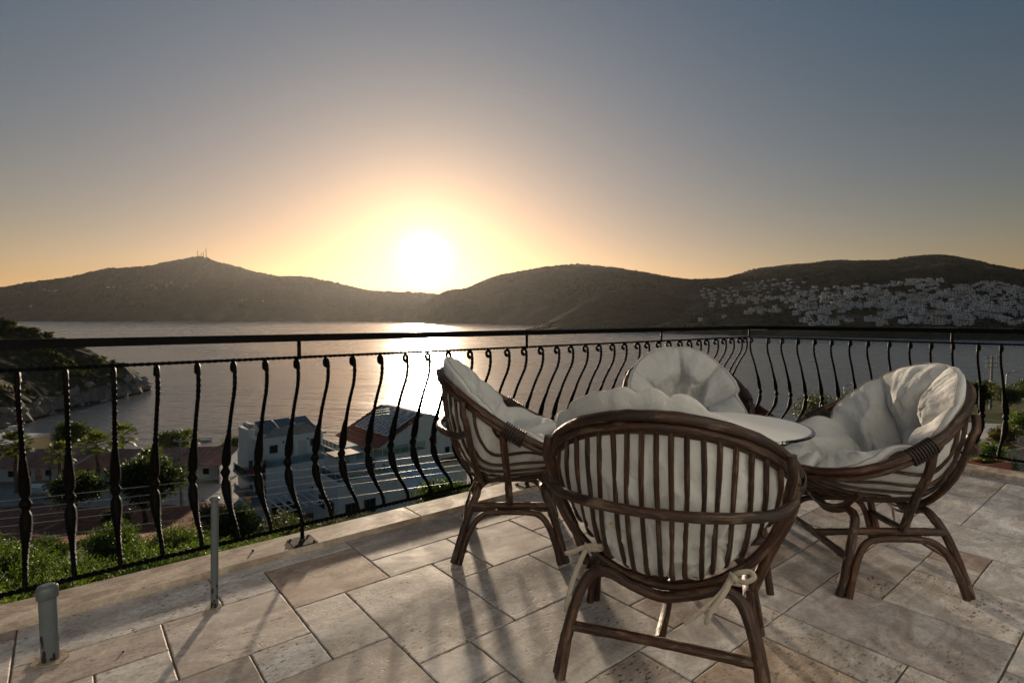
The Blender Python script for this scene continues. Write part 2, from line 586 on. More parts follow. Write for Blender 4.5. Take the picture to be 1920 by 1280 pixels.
def build_floor():
    mb = MB()
    mb.prism([W(-9, -6)[:2], W(5.72, -6)[:2], W(5.72, 3.0)[:2], W(-9, 3.0)[:2]], -0.30, -0.0052)
    floor = tag(mb.build('terrace_floor', M['grout']), 'terrace floor of pinkish travertine tiles in a mixed size pattern', None, None, 'structure')
    known = [(0, 3, -1, 1), (-2, 0, -1, 0), (-2, 0, 0, 2), (3, 6, -1, 0), (3, 4, 0, 1), (4, 6, 0, 2), (2, 4, 1, 3), (0, 2, 1, 2), (1, 2, 2, 3), (-1, 1, 2, 4),
             (3, 4, 3, 4), (1, 3, 3, 5), (4, 5, 2, 4), (5, 7, 2, 5), (3, 5, 4, 6), (6, 8, 1, 2), (6, 9, -1, 1), (7, 8, 2, 3), (8, 10, 1, 3), (7, 9, 3, 5),
             (9, 11, 3, 4), (10, 12, 1, 2), (10, 12, 2, 3), (9, 12, -1, 0), (9, 12, 0, 1), (5, 6, 5, 6), (6, 9, 5, 7), (9, 11, 4, 6), (9, 11, 6, 7),
             (11, 13, 8, 11), (13, 15, 9, 11), (15, 16, 9, 10), (16, 17, 9, 10), (15, 17, 10, 12), (17, 19, 8, 11), (14, 16, 8, 9), (13, 14, 8, 9),
             (12, 14, 7, 8), (11, 12, 7, 8), (14, 16, 7, 8), (16, 17, 6, 9), (10, 11, 8, 10), (9, 11, 10, 12), (8, 10, 7, 9 - 1), (8, 10, 8, 10), (11, 12, 11, 13), (12, 15, 11, 13),
             (17, 20, 7, 8), (19, 21, 9, 12), (19, 22, 8, 9), (21, 23, 9, 11), (20, 22, 6, 8)]
    TONE = {(4, 6, 0, 2): (.80, .66, .57), (16, 17, 9, 10): (.74, .61, .56), (3, 4, 3, 4): (1.18, 1.19, 1.2), (1, 2, 2, 3): (1.1, 1.1, 1.08), (0, 3, -1, 1): (1.08, 1.08, 1.08), (4, 5, 2, 4): (1.12, 1.10, 1.06),
            (5, 7, 2, 5): (1.0, .97, .93), (7, 9, 3, 5): (1.06, 1.04, 1.02), (6, 8, 1, 2): (1.12, 1.09, 1.05), (3, 5, 4, 6): (.84, .79, .75), (11, 13, 8, 11): (.90, .87, .88), (13, 14, 8, 9): (.82, .75, .70), (8, 10, 8, 10): (.90, .76, .64), (2, 4, 1, 3): (1.0, .93, .88), (1, 3, 3, 5): (.80, .74, .70)}
    occ = {}
    rects = []

    def put(a, b, c, d):
        if a < I0 or b > I1 or c < J0 or d > J1: return False
        if any((i, j) in occ for i in range(a, b) for j in range(c, d)): return False
        for i in range(a, b):
            for j in range(c, d): occ[i, j] = 1
        rects.append((a, b, c, d))
        return True
    for k in known: put(*k)
    R = random.Random(4)
    sizes = [(2, 3), (3, 2), (2, 2), (1, 2), (2, 1), (1, 1)]
    for j in range(J0, J1):
        for i in range(I0, I1):
            if (i, j) in occ: continue
            opts = sizes[:]
            R.shuffle(opts)
            opts.sort(key=lambda s: -s[0] * s[1] + R.random() * 4)
            for (a, b) in opts:
                if put(i, i + a, j, j + b): break
    for k, (a, b, c, d) in enumerate(rects):
        u0, u1, v1, v0 = uu(a), uu(b), vv(c), vv(d)
        if u1 - u0 < 0.02 or v1 - v0 < 0.02: continue
        g = 0.0026
        hx, hy = (u1 - u0) / 2 - g, (v1 - v0) / 2 - g
        # irregular, slightly chipped outline
        out = []
        for (sx, sy, ex, ey) in ((-1, -1, 1, -1), (1, -1, 1, 1), (1, 1, -1, 1), (-1, 1, -1, -1)):
            n = max(5, int((hx if sy == ey else hy) * 2 / 0.03))
            for q in range(n):
                f = q / n
                out.append([(sx + (ex - sx) * f) * hx, (sy + (ey - sy) * f) * hy])
        inner, mid = [], []
        for p in out:
            j1, j2 = abs(R.gauss(0, 0.0009)), abs(R.gauss(0, 0.0013))
            mid.append((p[0] * (1 - j1 / hx), p[1] * (1 - j1 / hy)))
            inner.append((p[0] * (1 - (0.0025 + j1 + j2) / hx), p[1] * (1 - (0.0025 + j1 + j2) / hy)))
        dz = R.uniform(-0.0006, 0.0006)
        n = len(out)
        vs = [(x, y, -0.02) for x, y in mid] + [(x, y, -0.0022 + dz) for x, y in mid] + [(x, y, dz) for x, y in inner]
        fs = [(i, (i + 1) % n, n + (i + 1) % n, n + i) for i in range(n)] + [(n + i, n + (i + 1) % n, 2 * n + (i + 1) % n, 2 * n + i) for i in range(n)] + [tuple(range(2 * n, 3 * n))]
        mb = MB().add(vs, fs)
        o = mb.build('tile', M['tile'], floor)
        tone = TONE.get((a, b, c, d)) or R.choice([(1.1, 1.12, 1.14), (1.0, .98, .95), (1.16, 1.16, 1.16), (.92, .87, .84), (.98, .95, .93), (1.06, 1.04, 1.02), (.86, .77, .71), (1.0, .97, .96), (1.1, 1.08, 1.06)])
        o.color = (*tone, 1)
        o.location = W((u0 + u1) / 2, (v0 + v1) / 2, 0)
        o.rotation_euler = (0, 0, AU)
        if (a, b, c, d) == (4, 6, 0, 2):
            o['label'] = 'brown cracked tile beside the coping'
            pts = [(-hx + .004, hy - .02), (-hx + .05, hy - .055), (-hx + .11, hy - .10), (-hx + .155, hy - .175), (-hx + .165, hy - .21), (-hx + .21, hy - .225), (-hx + .25, hy - .25)]
            pa = catmull([(x, y, 0.0) for x, y in pts], 40)
            vs, fs = [], []
            for i, p in enumerate(pa):
                t = pa[min(i + 1, 39)] - pa[max(i - 1, 0)]
                nn = np.array([-t[1], t[0], 0]) / (np.linalg.norm(t) + 1e-9)
                w = 0.0013 * (1 - i / 42) + R.uniform(0, 0.0006)
                jit = R.gauss(0, 0.0018)
                vs += [tuple(p + nn * (w + jit) + np.array([0, 0, dz + .0005])), tuple(p - nn * (w - jit) + np.array([0, 0, dz + .0005]))]
                if i: fs.append((2 * i - 2, 2 * i - 1, 2 * i + 1, 2 * i))
            MB().add(vs, fs).build('crack', M['grout'], o)
    # coping slabs, 3 cm thick, laid on the edge
    def slab(p, q, r, s):
        mb = MB()
        poly = [W(*p)[:2], W(*q)[:2], W(*r)[:2], W(*s)[:2]]
        c = (sum(x for x, y in poly) / 4, sum(y for x, y in poly) / 4)
        e = 0.004
        ins = [(x + (c[0] - x) * e / math.hypot(c[0] - x, c[1] - y), y + (c[1] - y) * e / math.hypot(c[0] - x, c[1] - y)) for x, y in poly]
        vs = [(x - c[0], y - c[1], -0.006) for x, y in poly] + [(x - c[0], y - c[1], 0.026) for x, y in poly] + [(x - c[0], y - c[1], 0.030) for x, y in ins]
        fs = [(i, (i + 1) % 4, 4 + (i + 1) % 4, 4 + i) for i in range(4)] + [(4 + i, 4 + (i + 1) % 4, 8 + (i + 1) % 4, 8 + i) for i in range(4)] + [(8, 9, 10, 11)]
        # object space turned with the terrace so the veining follows the slab
        inv = Matrix.Rotation(-AU, 3, 'Z')
        mb.add([inv @ Vector(v) for v in vs], fs)
        o = mb.build('coping_stone', M['coping'], floor)
        o.location = (c[0], c[1], 0); o.rotation_euler = (0, 0, AU)
    cuts = [-9, -6.6, -4.2, -1.9, 0.62 - 2.6 + 2.0 - .5, 1.60, 3.45, 5.39]
    for a, b in zip(cuts[:-1], cuts[1:]):
        slab((a + .001, 2.81), (b - .001, 2.81), (b - .001, 3.012), (a + .001, 3.012))
    slab((5.391, 2.81), (5.60, 2.81), (5.60, 3.012), (5.391, 3.012))
    cv = [-6, -3.8, -1.4, 0.35, 1.75, 2.81]
    for a, b in zip(cv[:-1], cv[1:]):
        slab((5.39, a + .001), (5.60, a + .001), (5.60, b - .001), (5.39, b - .001))
    return floor


build_floor()


def build_base():
    mb = MB()
    mb.prism([W(-9, -6)[:2], W(5.5, -6)[:2], W(5.5, 2.92)[:2], W(-9, 2.92)[:2]], -9.0, -0.301)
    o = mb.build('villa_storey', mat_simple('white_render', (0.70, 0.80, 0.90), 0.85, var=0.06, scale=2, bump=0.2, bscale=120))
    tag(o, 'white rendered lower storey of the house under the terrace', 'building')


build_base()


# ------------------------------------------------------------------ railing
def build_railing():
    rail = thing('railing', 'black wrought iron railing with bellied balusters round the terrace edge', 'railing', W(5.55, 2.875, 0.03))
    base = rail.location.copy()
    rail.location = (0, 0, 0)
    RV, RU = 2.875, 5.55
    # baluster in its own plane: x = outward offset, z = height; y = 0
    path = [(0.0, .985), (0.0, .90), (.018, .84), (.06, .77), (.10, .70), (.138, .62), (.168, .56), (.19, .496), (.205, .452), (.214, .432), (.222, .405), (.219, .378), (.214, .356), (.206, .322), (.182, .285), (.15, .257), (.10, .222), (.05, .195), (.018, .17), (.004, .15), (0, .115)]
    rad = [.0105, .0105, .0105, .0105, .011, .0125, .0165, .0225, .021, .0125, .0245, .0125, .021, .0235, .020, .0165, .013, .011, .0105, .0105, .0105]
    scroll, srad = [], []
    for k in range(15):
        f = k / 14
        ang = math.radians(-95 + 275 * f)
        r = 0.013 + (0.027 - 0.013) * f ** 0.8
        scroll.append((0.027 + r * math.cos(ang), 0.958 + r * math.sin(ang)))
        srad.append(0.0135 - 0.003 * min(1, f * 3))
    P2 = scroll[:-1] + [(0.0, 0.945)] + path[1:]
    R2 = srad[:-1] + [.0105] + rad[1:]
    cp = catmull([(x, 0, z) for x, z in P2], 150)
    # radii interpolated along the control index
    ti = np.linspace(0, len(R2) - 1, 150)
    rr = np.interp(ti, np.arange(len(R2)), R2)
    tw = np.zeros(150)
    acc = 0.0
    for i in range(1, 150):
        z = cp[i][2]
        past = ti[i] > 14
        ds = np.linalg.norm(cp[i] - cp[i - 1])
        if past and (z > .60 or z < .26): acc += ds * 55
        tw[i] = acc
    flat = np.interp(ti, [0, 3, 10, 14, 20], [1.0, 1.0, 0.9, 1.0, 1.0])
    bm = MB().tube(cp, rr, 8, star=0.84, twist=tw, smooth=True)
    bme = bm.mesh('baluster', M['iron'])
    posts_u = [-2.16, -0.614, 0.932, 2.478, 4.024]
    us = [0.932 + 0.1545 * k for k in range(-24, 30)]
    us = [u for u in us if u < 5.50]
    bals = [(W(u, RV), AU + math.pi / 2) for u in us]
    posts = [W(u, RV) for u in posts_u]
    vs = [2.875 - 0.036 - 0.1515 * k for k in range(1, 26)]
    bals += [(W(RU, v), AU) for v in vs] + [(W(RU, RV - .02), AU), (W(RU - .03, RV), AU + math.pi / 2)]
    posts_v = [1.182, -0.37]
    posts += [W(RU, v) for v in posts_v] + [W(RU, RV)]
    R = random.Random(2)
    for p, a in bals:
        link('baluster', bme, rail, p, (R.gauss(0, .006), R.gauss(0, .006), a + R.gauss(0, .02)))
    pm = MB()
    pm.tube([(0, 0, z) for z in (0.985, 1.01, 1.05, 1.085)], 0.0105, 8, star=.85)
    pme = pm.mesh('post', M['iron'])
    pf = MB().tube([(0, 0, z) for z in (0.034, 0.06, 0.09, 0.125)], 0.0105, 8, star=.85)
    pfme = pf.mesh('post_foot', M['iron'])
    plm = MB()
    plm.box((0, 0, 0.0335), (0.12, 0.12, 0.006))
    for sx in (-1, 1):
        for sy in (-1, 1):
            plm.lathe((sx * .046, sy * .046, 0.0365), [(.006, 0), (.006, .004), (.003, .006)], 8)
    plm.lathe((0, 0, .0365), [(.016, 0), (.014, .008), (.011, .012)], 10)
    plme = plm.mesh('base_plate', M['plate'])
    for p in posts:
        q = link('post', pme, rail, p, (0, 0, AU))
        link('base_plate', plme, q)
        link('post_foot', pfme, q)
    A, B, C = W(-7.0, RV), W(RU, RV), W(RU, -3.2)

    def bar(name, a, b, z, r):
        n = int((b - a).length / 0.012)
        pts = [(a.x + (b.x - a.x) * k / n, a.y + (b.y - a.y) * k / n, z) for k in range(n + 1)]
        t = [k * 0.012 * 60 for k in range(n + 1)]
        MB().tube(pts, r, 4, twist=t, smooth=False).build(name, M['iron'], rail)
    d1, d2 = (B - A).normalized(), (C - B).normalized()
    bar('middle_rail', A, B - d1 * .002, 0.995, 0.0085)
    bar('middle_rail', B + d2 * .002, C, 0.995, 0.0085)
    bar('bottom_rail', A, B - d1 * .002, 0.12, 0.0115)
    bar('bottom_rail', B + d2 * .002, C, 0.12, 0.0115)
    for (a, b, d, e) in ((A, B, d1, .022), (B, C, d2, 0.0)):
        mb = MB()
        n = Vector((-d.y, d.x, 0))
        aa = a if e else a + d * .023
        bb = b + d * e
        w, h0, h1, c = .022, 1.078, 1.114, .006
        prof = [(-w, h0), (w, h0), (w, h1 - c), (w - c, h1), (-w + c, h1), (-w, h1 - c)]
        vs2 = [(aa + n * x) + Vector((0, 0, z)) for x, z in prof] + [(bb + n * x) + Vector((0, 0, z)) for x, z in prof]
        m_ = len(prof)
        mb.add(vs2, [(i, (i + 1) % m_, m_ + (i + 1) % m_, m_ + i) for i in range(m_)] + [tuple(range(m_ - 1, -1, -1)), tuple(range(m_, 2 * m_))])
        mb.build('top_rail', M['iron'], rail)


build_railing()


# ------------------------------------------------------------------ rattan chairs and cushions
_zy = np.polyfit([-.39, -.3, -.2, -.04, .17, .3, .45], [.915, .862, .80, .69, .585, .545, .525], 3)
def zr(y): return np.polyval(_zy, y)
RW, RL, RC = 0.415, 0.42, 0.03


def rim_pt(phi, k=1.0, dz=0.0):
    x = RW * k * math.sin(phi); y = RC - RL * k * math.cos(phi)
    return (x, y, zr(y) + dz)


def hoop_z(x): return .315 + .42 * (1 - np.sqrt(np.maximum(0.0, 1 - (np.abs(x) / .372) ** 2)))


def bowl_ctrl(a):
    """control points of the rib at a (-1..1), back rim to front rim; arrays allowed"""
    a = np.asarray(a, float)
    c = np.sqrt(np.maximum(1e-4, 1 - a ** 2))
    x0 = RW * a
    YA, YE = RC - .405 * c, RC + .405 * c
    zA, zE = zr(YA) - .03, zr(YE) - .028
    zC = hoop_z(.88 * x0) + .030
    YC = RC - .44 * c
    YC = RC - .205 * c
    A = np.stack([x0 * .985, YA, zA], -1)
    B1 = np.stack([x0 * .985, RC - .385 * c, zA + (zC - zA) * .36], -1)
    B2 = np.stack([x0 * .95, RC - .325 * c, zA + (zC - zA) * .74], -1)
    C = np.stack([x0 * .90, YC, zC], -1)
    D = np.stack([x0 * .88, RC + .08 * c, zC - .006 * c + .02 * a ** 2], -1)
    D2 = np.stack([x0 * .92, RC + .28 * c, zC + (zE - zC) * .42], -1)
    E_ = np.stack([x0 * .985, YE, zE], -1)
    return np.stack([A, B1, B2, C, D, D2, E_], -2)


def cr_eval(C, t):
    """C (...,k,3), t (...) in 0..1"""
    k = C.shape[-2]
    Q = np.concatenate([2 * C[..., :1, :] - C[..., 1:2, :], C, 2 * C[..., -1:, :] - C[..., -2:-1, :]], -2)
    s = np.clip(t, 0, 1) * (k - 1)
    i = np.minimum(s.astype(int), k - 2)
    f = (s - i)[..., None]
    def g(o): return np.take_along_axis(Q, (i + o)[..., None, None].repeat(3, -1), -2)[..., 0, :]
    p0, p1, p2, p3 = g(0), g(1), g(2), g(3)
    return 0.5 * ((2 * p1) + (-p0 + p2) * f + (2 * p0 - 5 * p1 + 4 * p2 - p3) * f ** 2 + (-p0 + 3 * p1 - 3 * p2 + p3) * f ** 3)


def wob(n, r, R, amt=.05, node=.0):
    q = np.array([r * (1 + amt * (0.6 * math.sin(k * .37 + R.random()) + 0.4 * R.uniform(-1, 1))) for k in range(n)])
    return q


def build_chair(name_seed, label, loc, face):
    """face: heading of the front, radians from +Y clockwise"""
    R = random.Random(name_seed)
    ch = thing('rattan_chair', label, 'chair', (loc[0], loc[1], 0), -face, 'rattan tub chairs round the glass table')
    rt = M['rattan']

    def cane(name, pts, r, n=40, closed=False, sides=10, parent=ch):
        p = catmull(pts, n, closed)
        rr_ = wob(n, r, R, .045)
        step = float(np.linalg.norm(np.diff(p, axis=0), axis=1).mean())
        nd = R.uniform(.05, .2)
        while nd < step * n:                      # joints of the cane
            i = int(nd / step)
            if 1 <= i < n - 1: rr_[i] *= 1.10
            nd += R.uniform(.16, .30)
        return MB().tube(p, rr_, sides, closed).build(name, rt, parent)
    cane('rim', [rim_pt(2 * math.pi * k / 24) for k in range(24)], .0175, 96, True, 12)
    cane('lower_rim', [rim_pt(2 * math.pi * k / 24, 1.0, -.030) for k in range(24)], .0125, 96, True, 10)
    cane('inner_rim', [rim_pt(2 * math.pi * k / 24, .955, -.036) for k in range(24)], .010, 90, True, 8)
    # bindings where the struts meet the rim
    for s in (-1, 1):
        mb = MB()
        for k in range(9):
            phi = s * (math.pi / 2 - .16 + k * .026)
            c = np.array(rim_pt(phi, .995, -.013)); d = np.array(rim_pt(phi + .01, .995, -.013)) - c
            d /= np.linalg.norm(d)
            e1 = np.cross(d, [0, 0, 1.0]); e1 /= np.linalg.norm(e1); e2 = np.cross(d, e1)
            ring = [c + e1 * .024 * math.cos(t) + e2 * .036 * math.sin(t) + d * .002 * math.sin(t) for t in np.linspace(0, 2 * math.pi, 14)[:-1]]
            mb.tube(ring, .0052, 6, True)
        mb.build('binding', M['binding'], ch)
    # ribs
    nr = 19
    aa = np.linspace(-.955, .955, nr)
    C = bowl_ctrl(aa)
    tt = np.linspace(0, 1, 44)
    for k in range(nr):
        p = cr_eval(np.repeat(C[k][None], 44, 0), tt)
        jit = R.gauss(0, .004)
        p[:, 0] += jit * np.sin(tt * math.pi) + 0.0015 * np.sin(tt * 17 + k)
        MB().tube(p, wob(44, .0080, R, .10), 8).build('rib', rt, ch)
    # back hoop under the bowl, hung from the rim
    xs = np.concatenate([np.sin(np.linspace(-math.pi / 2 * .96, math.pi / 2 * .96, 15))]) * .372
    hp = []
    for x in xs:
        z = float(hoop_z(x)) - .004
        hp.append((x, -.150 - .075 * (z - .315) / .42, z))
    hp = [(-.368, -.235, .80), (-.376, -.232, .74)] + hp + [(.376, -.232, .74), (.368, -.235, .80)]
    cane('back_hoop', hp, .0155, 80, False, 12)
    # band round the outside of the back
    bp = [(-.385, -.212, .655)]
    for k in range(9):
        t = -1 + 2 * (k + .5) / 9
        bp.append((.378 * math.sin(t * 1.25), -.225 - .165 * (math.cos(t * 1.25) - .31) / .69, .632))
    bp.append((.385, -.212, .655))
    cane('back_band', bp, .0165, 60, False, 12)
    # front hoop under the seat front
    fp = [(x, .16 + .03 * (1 - (x / .3) ** 2), float(hoop_z(x)) - .012) for x in (-.27, -.18, -.09, 0, .09, .18, .27)]
    cane('front_hoop', fp, .0135, 40, False, 10)
    # legs: one bent arch in front, one behind, each saddle-shaped on top
    for name, yf, yt in (('back_leg_arch', -.285, -.175), ('front_leg_arch', .265, .165)):
        pts = []
        for s in (-1, 1):
            half = [(s * .312, yf, .0), (s * .298, yf + (yt - yf) * .35, .13), (s * .272, yf + (yt - yf) * .72, .25), (s * .235, yt, .318), (s * .175, yt, .335), (s * .09, yt, .305)]
            pts = pts + (half if s < 0 else half[::-1])
        pts.insert(6, (0, yt, .283))
        cane(name, pts, .0185, 90, False, 12)
    # side stretchers with arched braces, struts to the rim
    for s in (-1, 1):
        cane('side_stretcher', [(s * .268, -.205, .268), (s * .270, 0, .270), (s * .268, .200, .268)], .0165, 20)
        # brace: foot - up - arch - down - foot
        pts = [(s * .330, -.258, .0), (s * .318, -.235, .08), (s * .300, -.195, .175), (s * .284, -.145, .225), (s * .278, -.07, .238), (s * .277, 0, .24), (s * .278, .07, .238), (s * .284, .135, .225), (s * .300, .180, .175), (s * .318, .215, .08), (s * .330, .235, .0)]
        cane('side_brace', pts, .0150, 70, False, 12)
        cane('strut', [(s * .285, -.012, .282), (s * .335, -.02, .42), (s * .392, -.035, .56), (s * .403, -.045, float(zr(-.045)) - .032)], .0175, 30, False, 12)
        cane('low_stretcher', [(-.30, -.232, .158), (0, -.230, .160), (.30, -.232, .156)] if s < 0 else [(-.30, .225, .158), (0, .222, .160), (.30, .225, .156)], .0165, 24, False, 12)
    cane('centre_stretcher', [(0, -.215, .158), (0.004, 0, .161), (0, .207, .158)], .0165, 20, False, 12)
    return ch


def build_cushion(seed, label, loc, face, ties, lop=0.0, lumpy=.3):
    R = random.Random(seed * 31 + 5)
    cu = thing('cushion', label, 'cushion', (loc[0], loc[1], 0), -face, 'tufted seat cushions in the rattan chairs')
    nth = 224
    rn = np.concatenate([np.linspace(.004, .80, 44), np.linspace(.815, .97, 16), [.98, .988, .994, .998, 1.0]])
    th = np.linspace(0, 2 * math.pi, nth, endpoint=False)
    Rn, Th = np.meshgrid(rn, th, indexing='ij')
    ext = .015 + .105 * np.clip(np.cos(th), 0, 1) ** .8          # stands up above the back rim
    lump = np.array([abs(math.sin(11.5 * (t if t < math.pi else t - 2 * math.pi) + 1.3 * math.sin(3 * t + seed) + seed)) ** .7 for t in th])
    blend = np.minimum(1, np.abs(np.angle(np.exp(1j * (th - math.pi)))) / .3)
    ext = ext + lumpy * (.040 * lump * blend * (.55 + .45 * np.sin(5 * th + seed)) - .020) * np.clip(np.cos(th) * 1.2 + .5, 0, 1)
    ext = ext + lop * np.sin(th) * np.clip(np.cos(th), 0, 1)
    rr = Rn * (1 + ext[None, :])

    def surf(r, t):
        rc = np.minimum(r, 1.0)
        a = rc * np.sin(t) * .965
        q = np.clip(rc * np.cos(t) / np.sqrt(np.maximum(1e-5, 1 - a ** 2)), -1, 1)
        # shallow, almost arc-length spacing along the rib
        return cr_eval(bowl_ctrl(a), .5 * (1 - q) * .985)
    P = surf(rr, Th)
    over = np.maximum(rr - 1.0, 0)[..., None]
    dirv = surf(np.ones_like(rr), Th) - surf(np.full_like(rr, .90), Th)
    dirv /= np.linalg.norm(dirv, axis=-1, keepdims=True)
    P = P + dirv * over * .80
    # inward normals
    dr = np.gradient(P, axis=0)
    dt = (np.roll(P, -1, 1) - np.roll(P, 1, 1))
    n = np.cross(dt, dr)
    n /= np.linalg.norm(n, axis=-1, keepdims=True) + 1e-9
    inside = np.array([0, RC + .12, .95]) - P
    n *= np.sign((n * inside).sum(-1, keepdims=True))
    for _ in range(6):
        n = (n + np.roll(n, 1, 1) + np.roll(n, -1, 1)) / 3
        n[1:-1] = (n[:-2] + n[1:-1] + n[2:]) / 3
    n /= np.linalg.norm(n, axis=-1, keepdims=True) + 1e-9
    # tufting
    rays = np.array([k * math.pi / 4 + R.gauss(0, .09) for k in range(8)])
    strength = np.array([R.uniform(.8, 1.0) for k in range(8)])
    br = np.array([.50 + R.gauss(0, .025) for k in range(8)])
    px, py = Rn * np.sin(Th), Rn * np.cos(Th)
    wv = .03 * vnoise(px * 3 + seed, py * 3, seed)
    pf = np.ones_like(px)
    for k in range(8):
        dth = np.angle(np.exp(1j * (Th + wv * 2.5 - rays[k])))
        d = np.where(np.abs(dth) < 1.2, Rn * np.abs(np.sin(dth)), 9.0)
        # a crease is deepest at its button and shallower towards the rim
        st = strength[k] * (1 - .30 * np.clip((Rn - .7) / .3, 0, 1))
        val = 1 - st * (.5 * np.exp(-d / .026) + .5 * np.exp(-(d / .13) ** 1.3))
        pf = np.minimum(pf, val)
    puff = pf
    dim = np.zeros_like(px)
    wr = np.zeros_like(px)
    bpts = [(0.0, 0.0)] + [(br[k] * math.sin(rays[k]), br[k] * math.cos(rays[k])) for k in range(8)]
    for k, (bx, by) in enumerate(bpts):
        dd = np.hypot(px - bx, py - by)
        dim = np.maximum(dim, np.exp(-(dd / .115) ** 2))
        an = np.arctan2(py - by, px - bx)
        wr += np.exp(-((dd - .10) / .10) ** 2) * np.sin(an * (7 + k % 3) + 2.0 * vnoise(an * 2 + k, dd * 4, seed + k) + k)
    T0 = .15
    prof = np.sqrt(np.maximum(0, 1 - Rn ** 6))
    roll = .74 + .50 * np.exp(-((Rn - .79) / .17) ** 2)
    h = T0 * prof * roll * (.16 + .84 * puff) * (1 - .74 * dim)
    fold = fbm(px * 5 + 3 * seed, py * 5, seed, 4)
    crum = 1 - np.abs(fbm(px * 4.2 + 1.3 * fold + seed, py * 4.2 - seed, seed + 40, 3))
    crum2 = 1 - np.abs(fbm(px * 9 + fold, py * 9 + seed, seed + 50, 2))
    h = h + .0055 * wr * prof + .010 * fold * prof + prof * (.010 * (crum - .6) + .002 * (crum2 - .6)) * np.clip(Rn * 1.6, .3, 1)
    # gathers towards the rim: sharp little folds that start at the seam
    gth = np.array([vnoise(np.array(t * 11), np.array(seed * 1.7), seed)[()] + .6 * vnoise(np.array(t * 23), np.array(seed * .7), seed + 3)[()] for t in np.concatenate([th])])
    gth[-12:] = gth[-12:] * np.linspace(1, 0, 12) + gth[0] * np.linspace(0, 1, 12)
    ga = np.clip((Rn - .62) / .38, 0, 1) ** 2.2
    h = h + ga * .008 * gth[None, :] * np.clip(1 - (Rn - .97) / .03, 0, 1)
    low = .010 + .010 * (1 - prof)
    top = P + n * (low + h)[..., None]
    # edge bulges between the radial seams
    bul = np.clip((Rn - .75) / .25, 0, 1) ** 2 * (puff - .5) * .022
    top = top + dirv * bul[..., None]
    bot_h = low - .010 * (1 - np.abs(fbm(px * 6, py * 6, seed + 9, 3)) - .5) * prof - .005 * wr * prof - 0.016 * prof * (1 - dim) * np.clip(puff, 0, 1) * (np.cos(Th) > -.3) * .6
    bot = P + n * bot_h[..., None] + dirv * (bul * .8)[..., None]
    bot[-1] = top[-1] = .5 * (top[-1] + bot[-1])
    mb = MB()
    full = np.concatenate([top, bot[-2::-1]], 0)
    mb.grid(full, closed_u=True, flip=True)
    k0 = len(mb.v)
    mb.f.append(tuple(range(nth))); mb.m.append(0); mb.uv.append(None); mb.sm.append(True)
    mb.f.append(tuple(range(k0 - 1, k0 - nth - 1, -1))); mb.m.append(0); mb.uv.append(None); mb.sm.append(True)
    pad = mb.build('pad', M['fabric'], cu)
    # piping along the outer seam
    i_p = 62
    MB().tube(top[i_p] + n[i_p] * .001, .0028, 6, True).build('piping', M['piping'], cu)
    # buttons front and back
    bt = MB().lathe((0, 0, 0), [(.011, -.003), (.0125, 0), (.011, .003), (.006, .0045)], 12).mesh('button', M['button'])
    for (bx, by) in bpts:
        r = math.hypot(bx, by); t = math.atan2(bx, by) % (2 * math.pi)
        i = int(np.argmin(np.abs(rn - r))); j = int(round(t / (2 * math.pi) * nth)) % nth
        for srf, sg in ((top, 1), (bot, -1)):
            q = Vector(n[i, j] * sg).to_track_quat('Z', 'Y').to_euler()
            link('button', bt, cu, Vector(srf[i, j]) + Vector(n[i, j]) * sg * .002, q)
    # cotton ties
    for (p, pts_list) in ties:
        for k, pts in enumerate(pts_list):
            c = catmull([Vector(p) + Vector(q) for q in pts], 26)
            vs, fs = [], []
            for i, q in enumerate(c):
                t = c[min(i + 1, 25)] - c[max(0, i - 1)]
                t /= np.linalg.norm(t)
                wd = np.cross(t, [0.25 * math.sin(i * .25 + k), 1.0, .15]); wd /= np.linalg.norm(wd)
                nn = np.cross(t, wd)
                w = .0085 * (1 if i < 24 else .8)
                for a, b in ((-w, -.0006), (w, -.0006), (w, .0006), (-w, .0006)):
                    vs.append(q + wd * a + nn * b)
                if i:
                    o = 4 * (i - 1)
                    fs += [(o + e, o + (e + 1) % 4, o + 4 + (e + 1) % 4, o + 4 + e) for e in range(4)]
            fs += [(3, 2, 1, 0), (100, 101, 102, 103)]
            MB().add(vs, fs, 0, None, True).build('tie', M['ribbon'], cu)
    return cu


bow_l = [[(0, -.02, 0), (.018, -.035, .012), (.045, -.036, .018), (.05, -.034, .004), (.02, -.033, -.002), (0, -.022, 0)],
         [(0, -.02, 0), (-.02, -.035, -.004), (-.045, -.038, -.018), (-.075, -.036, -.03)],
         [(0, -.02, 0), (-.02, -.04, -.05), (-.045, -.045, -.12), (-.062, -.045, -.19), (-.07, -.04, -.235)],
         [(-.008, -.026, .010), (.006, -.034, .004), (.008, -.030, -.010), (-.006, -.022, -.010)]]
bow_r = [[(0, -.02, 0), (.02, -.035, .02), (.05, -.036, .03), (.062, -.034, .012), (.035, -.033, -.008), (0, -.022, 0)],
         [(0, -.02, 0), (-.03, -.04, -.05), (-.085, -.05, -.11), (-.14, -.05, -.165)],
         [(0, -.02, 0), (-.02, -.042, -.045), (-.06, -.052, -.11), (-.075, -.05, -.155)],
         [(-.008, -.026, .010), (.006, -.034, .004), (.008, -.030, -.010), (-.006, -.022, -.010)]]
tail = [[(0, -.02, 0), (.005, -.04, -.03), (.0, -.075, -.10), (.0, -.085, -.19), (.0, -.09, -.26)]]


def hp_at(x):
    z = float(hoop_z(x))
    return (x, -.150 - .075 * (z - .315) / .42, z)


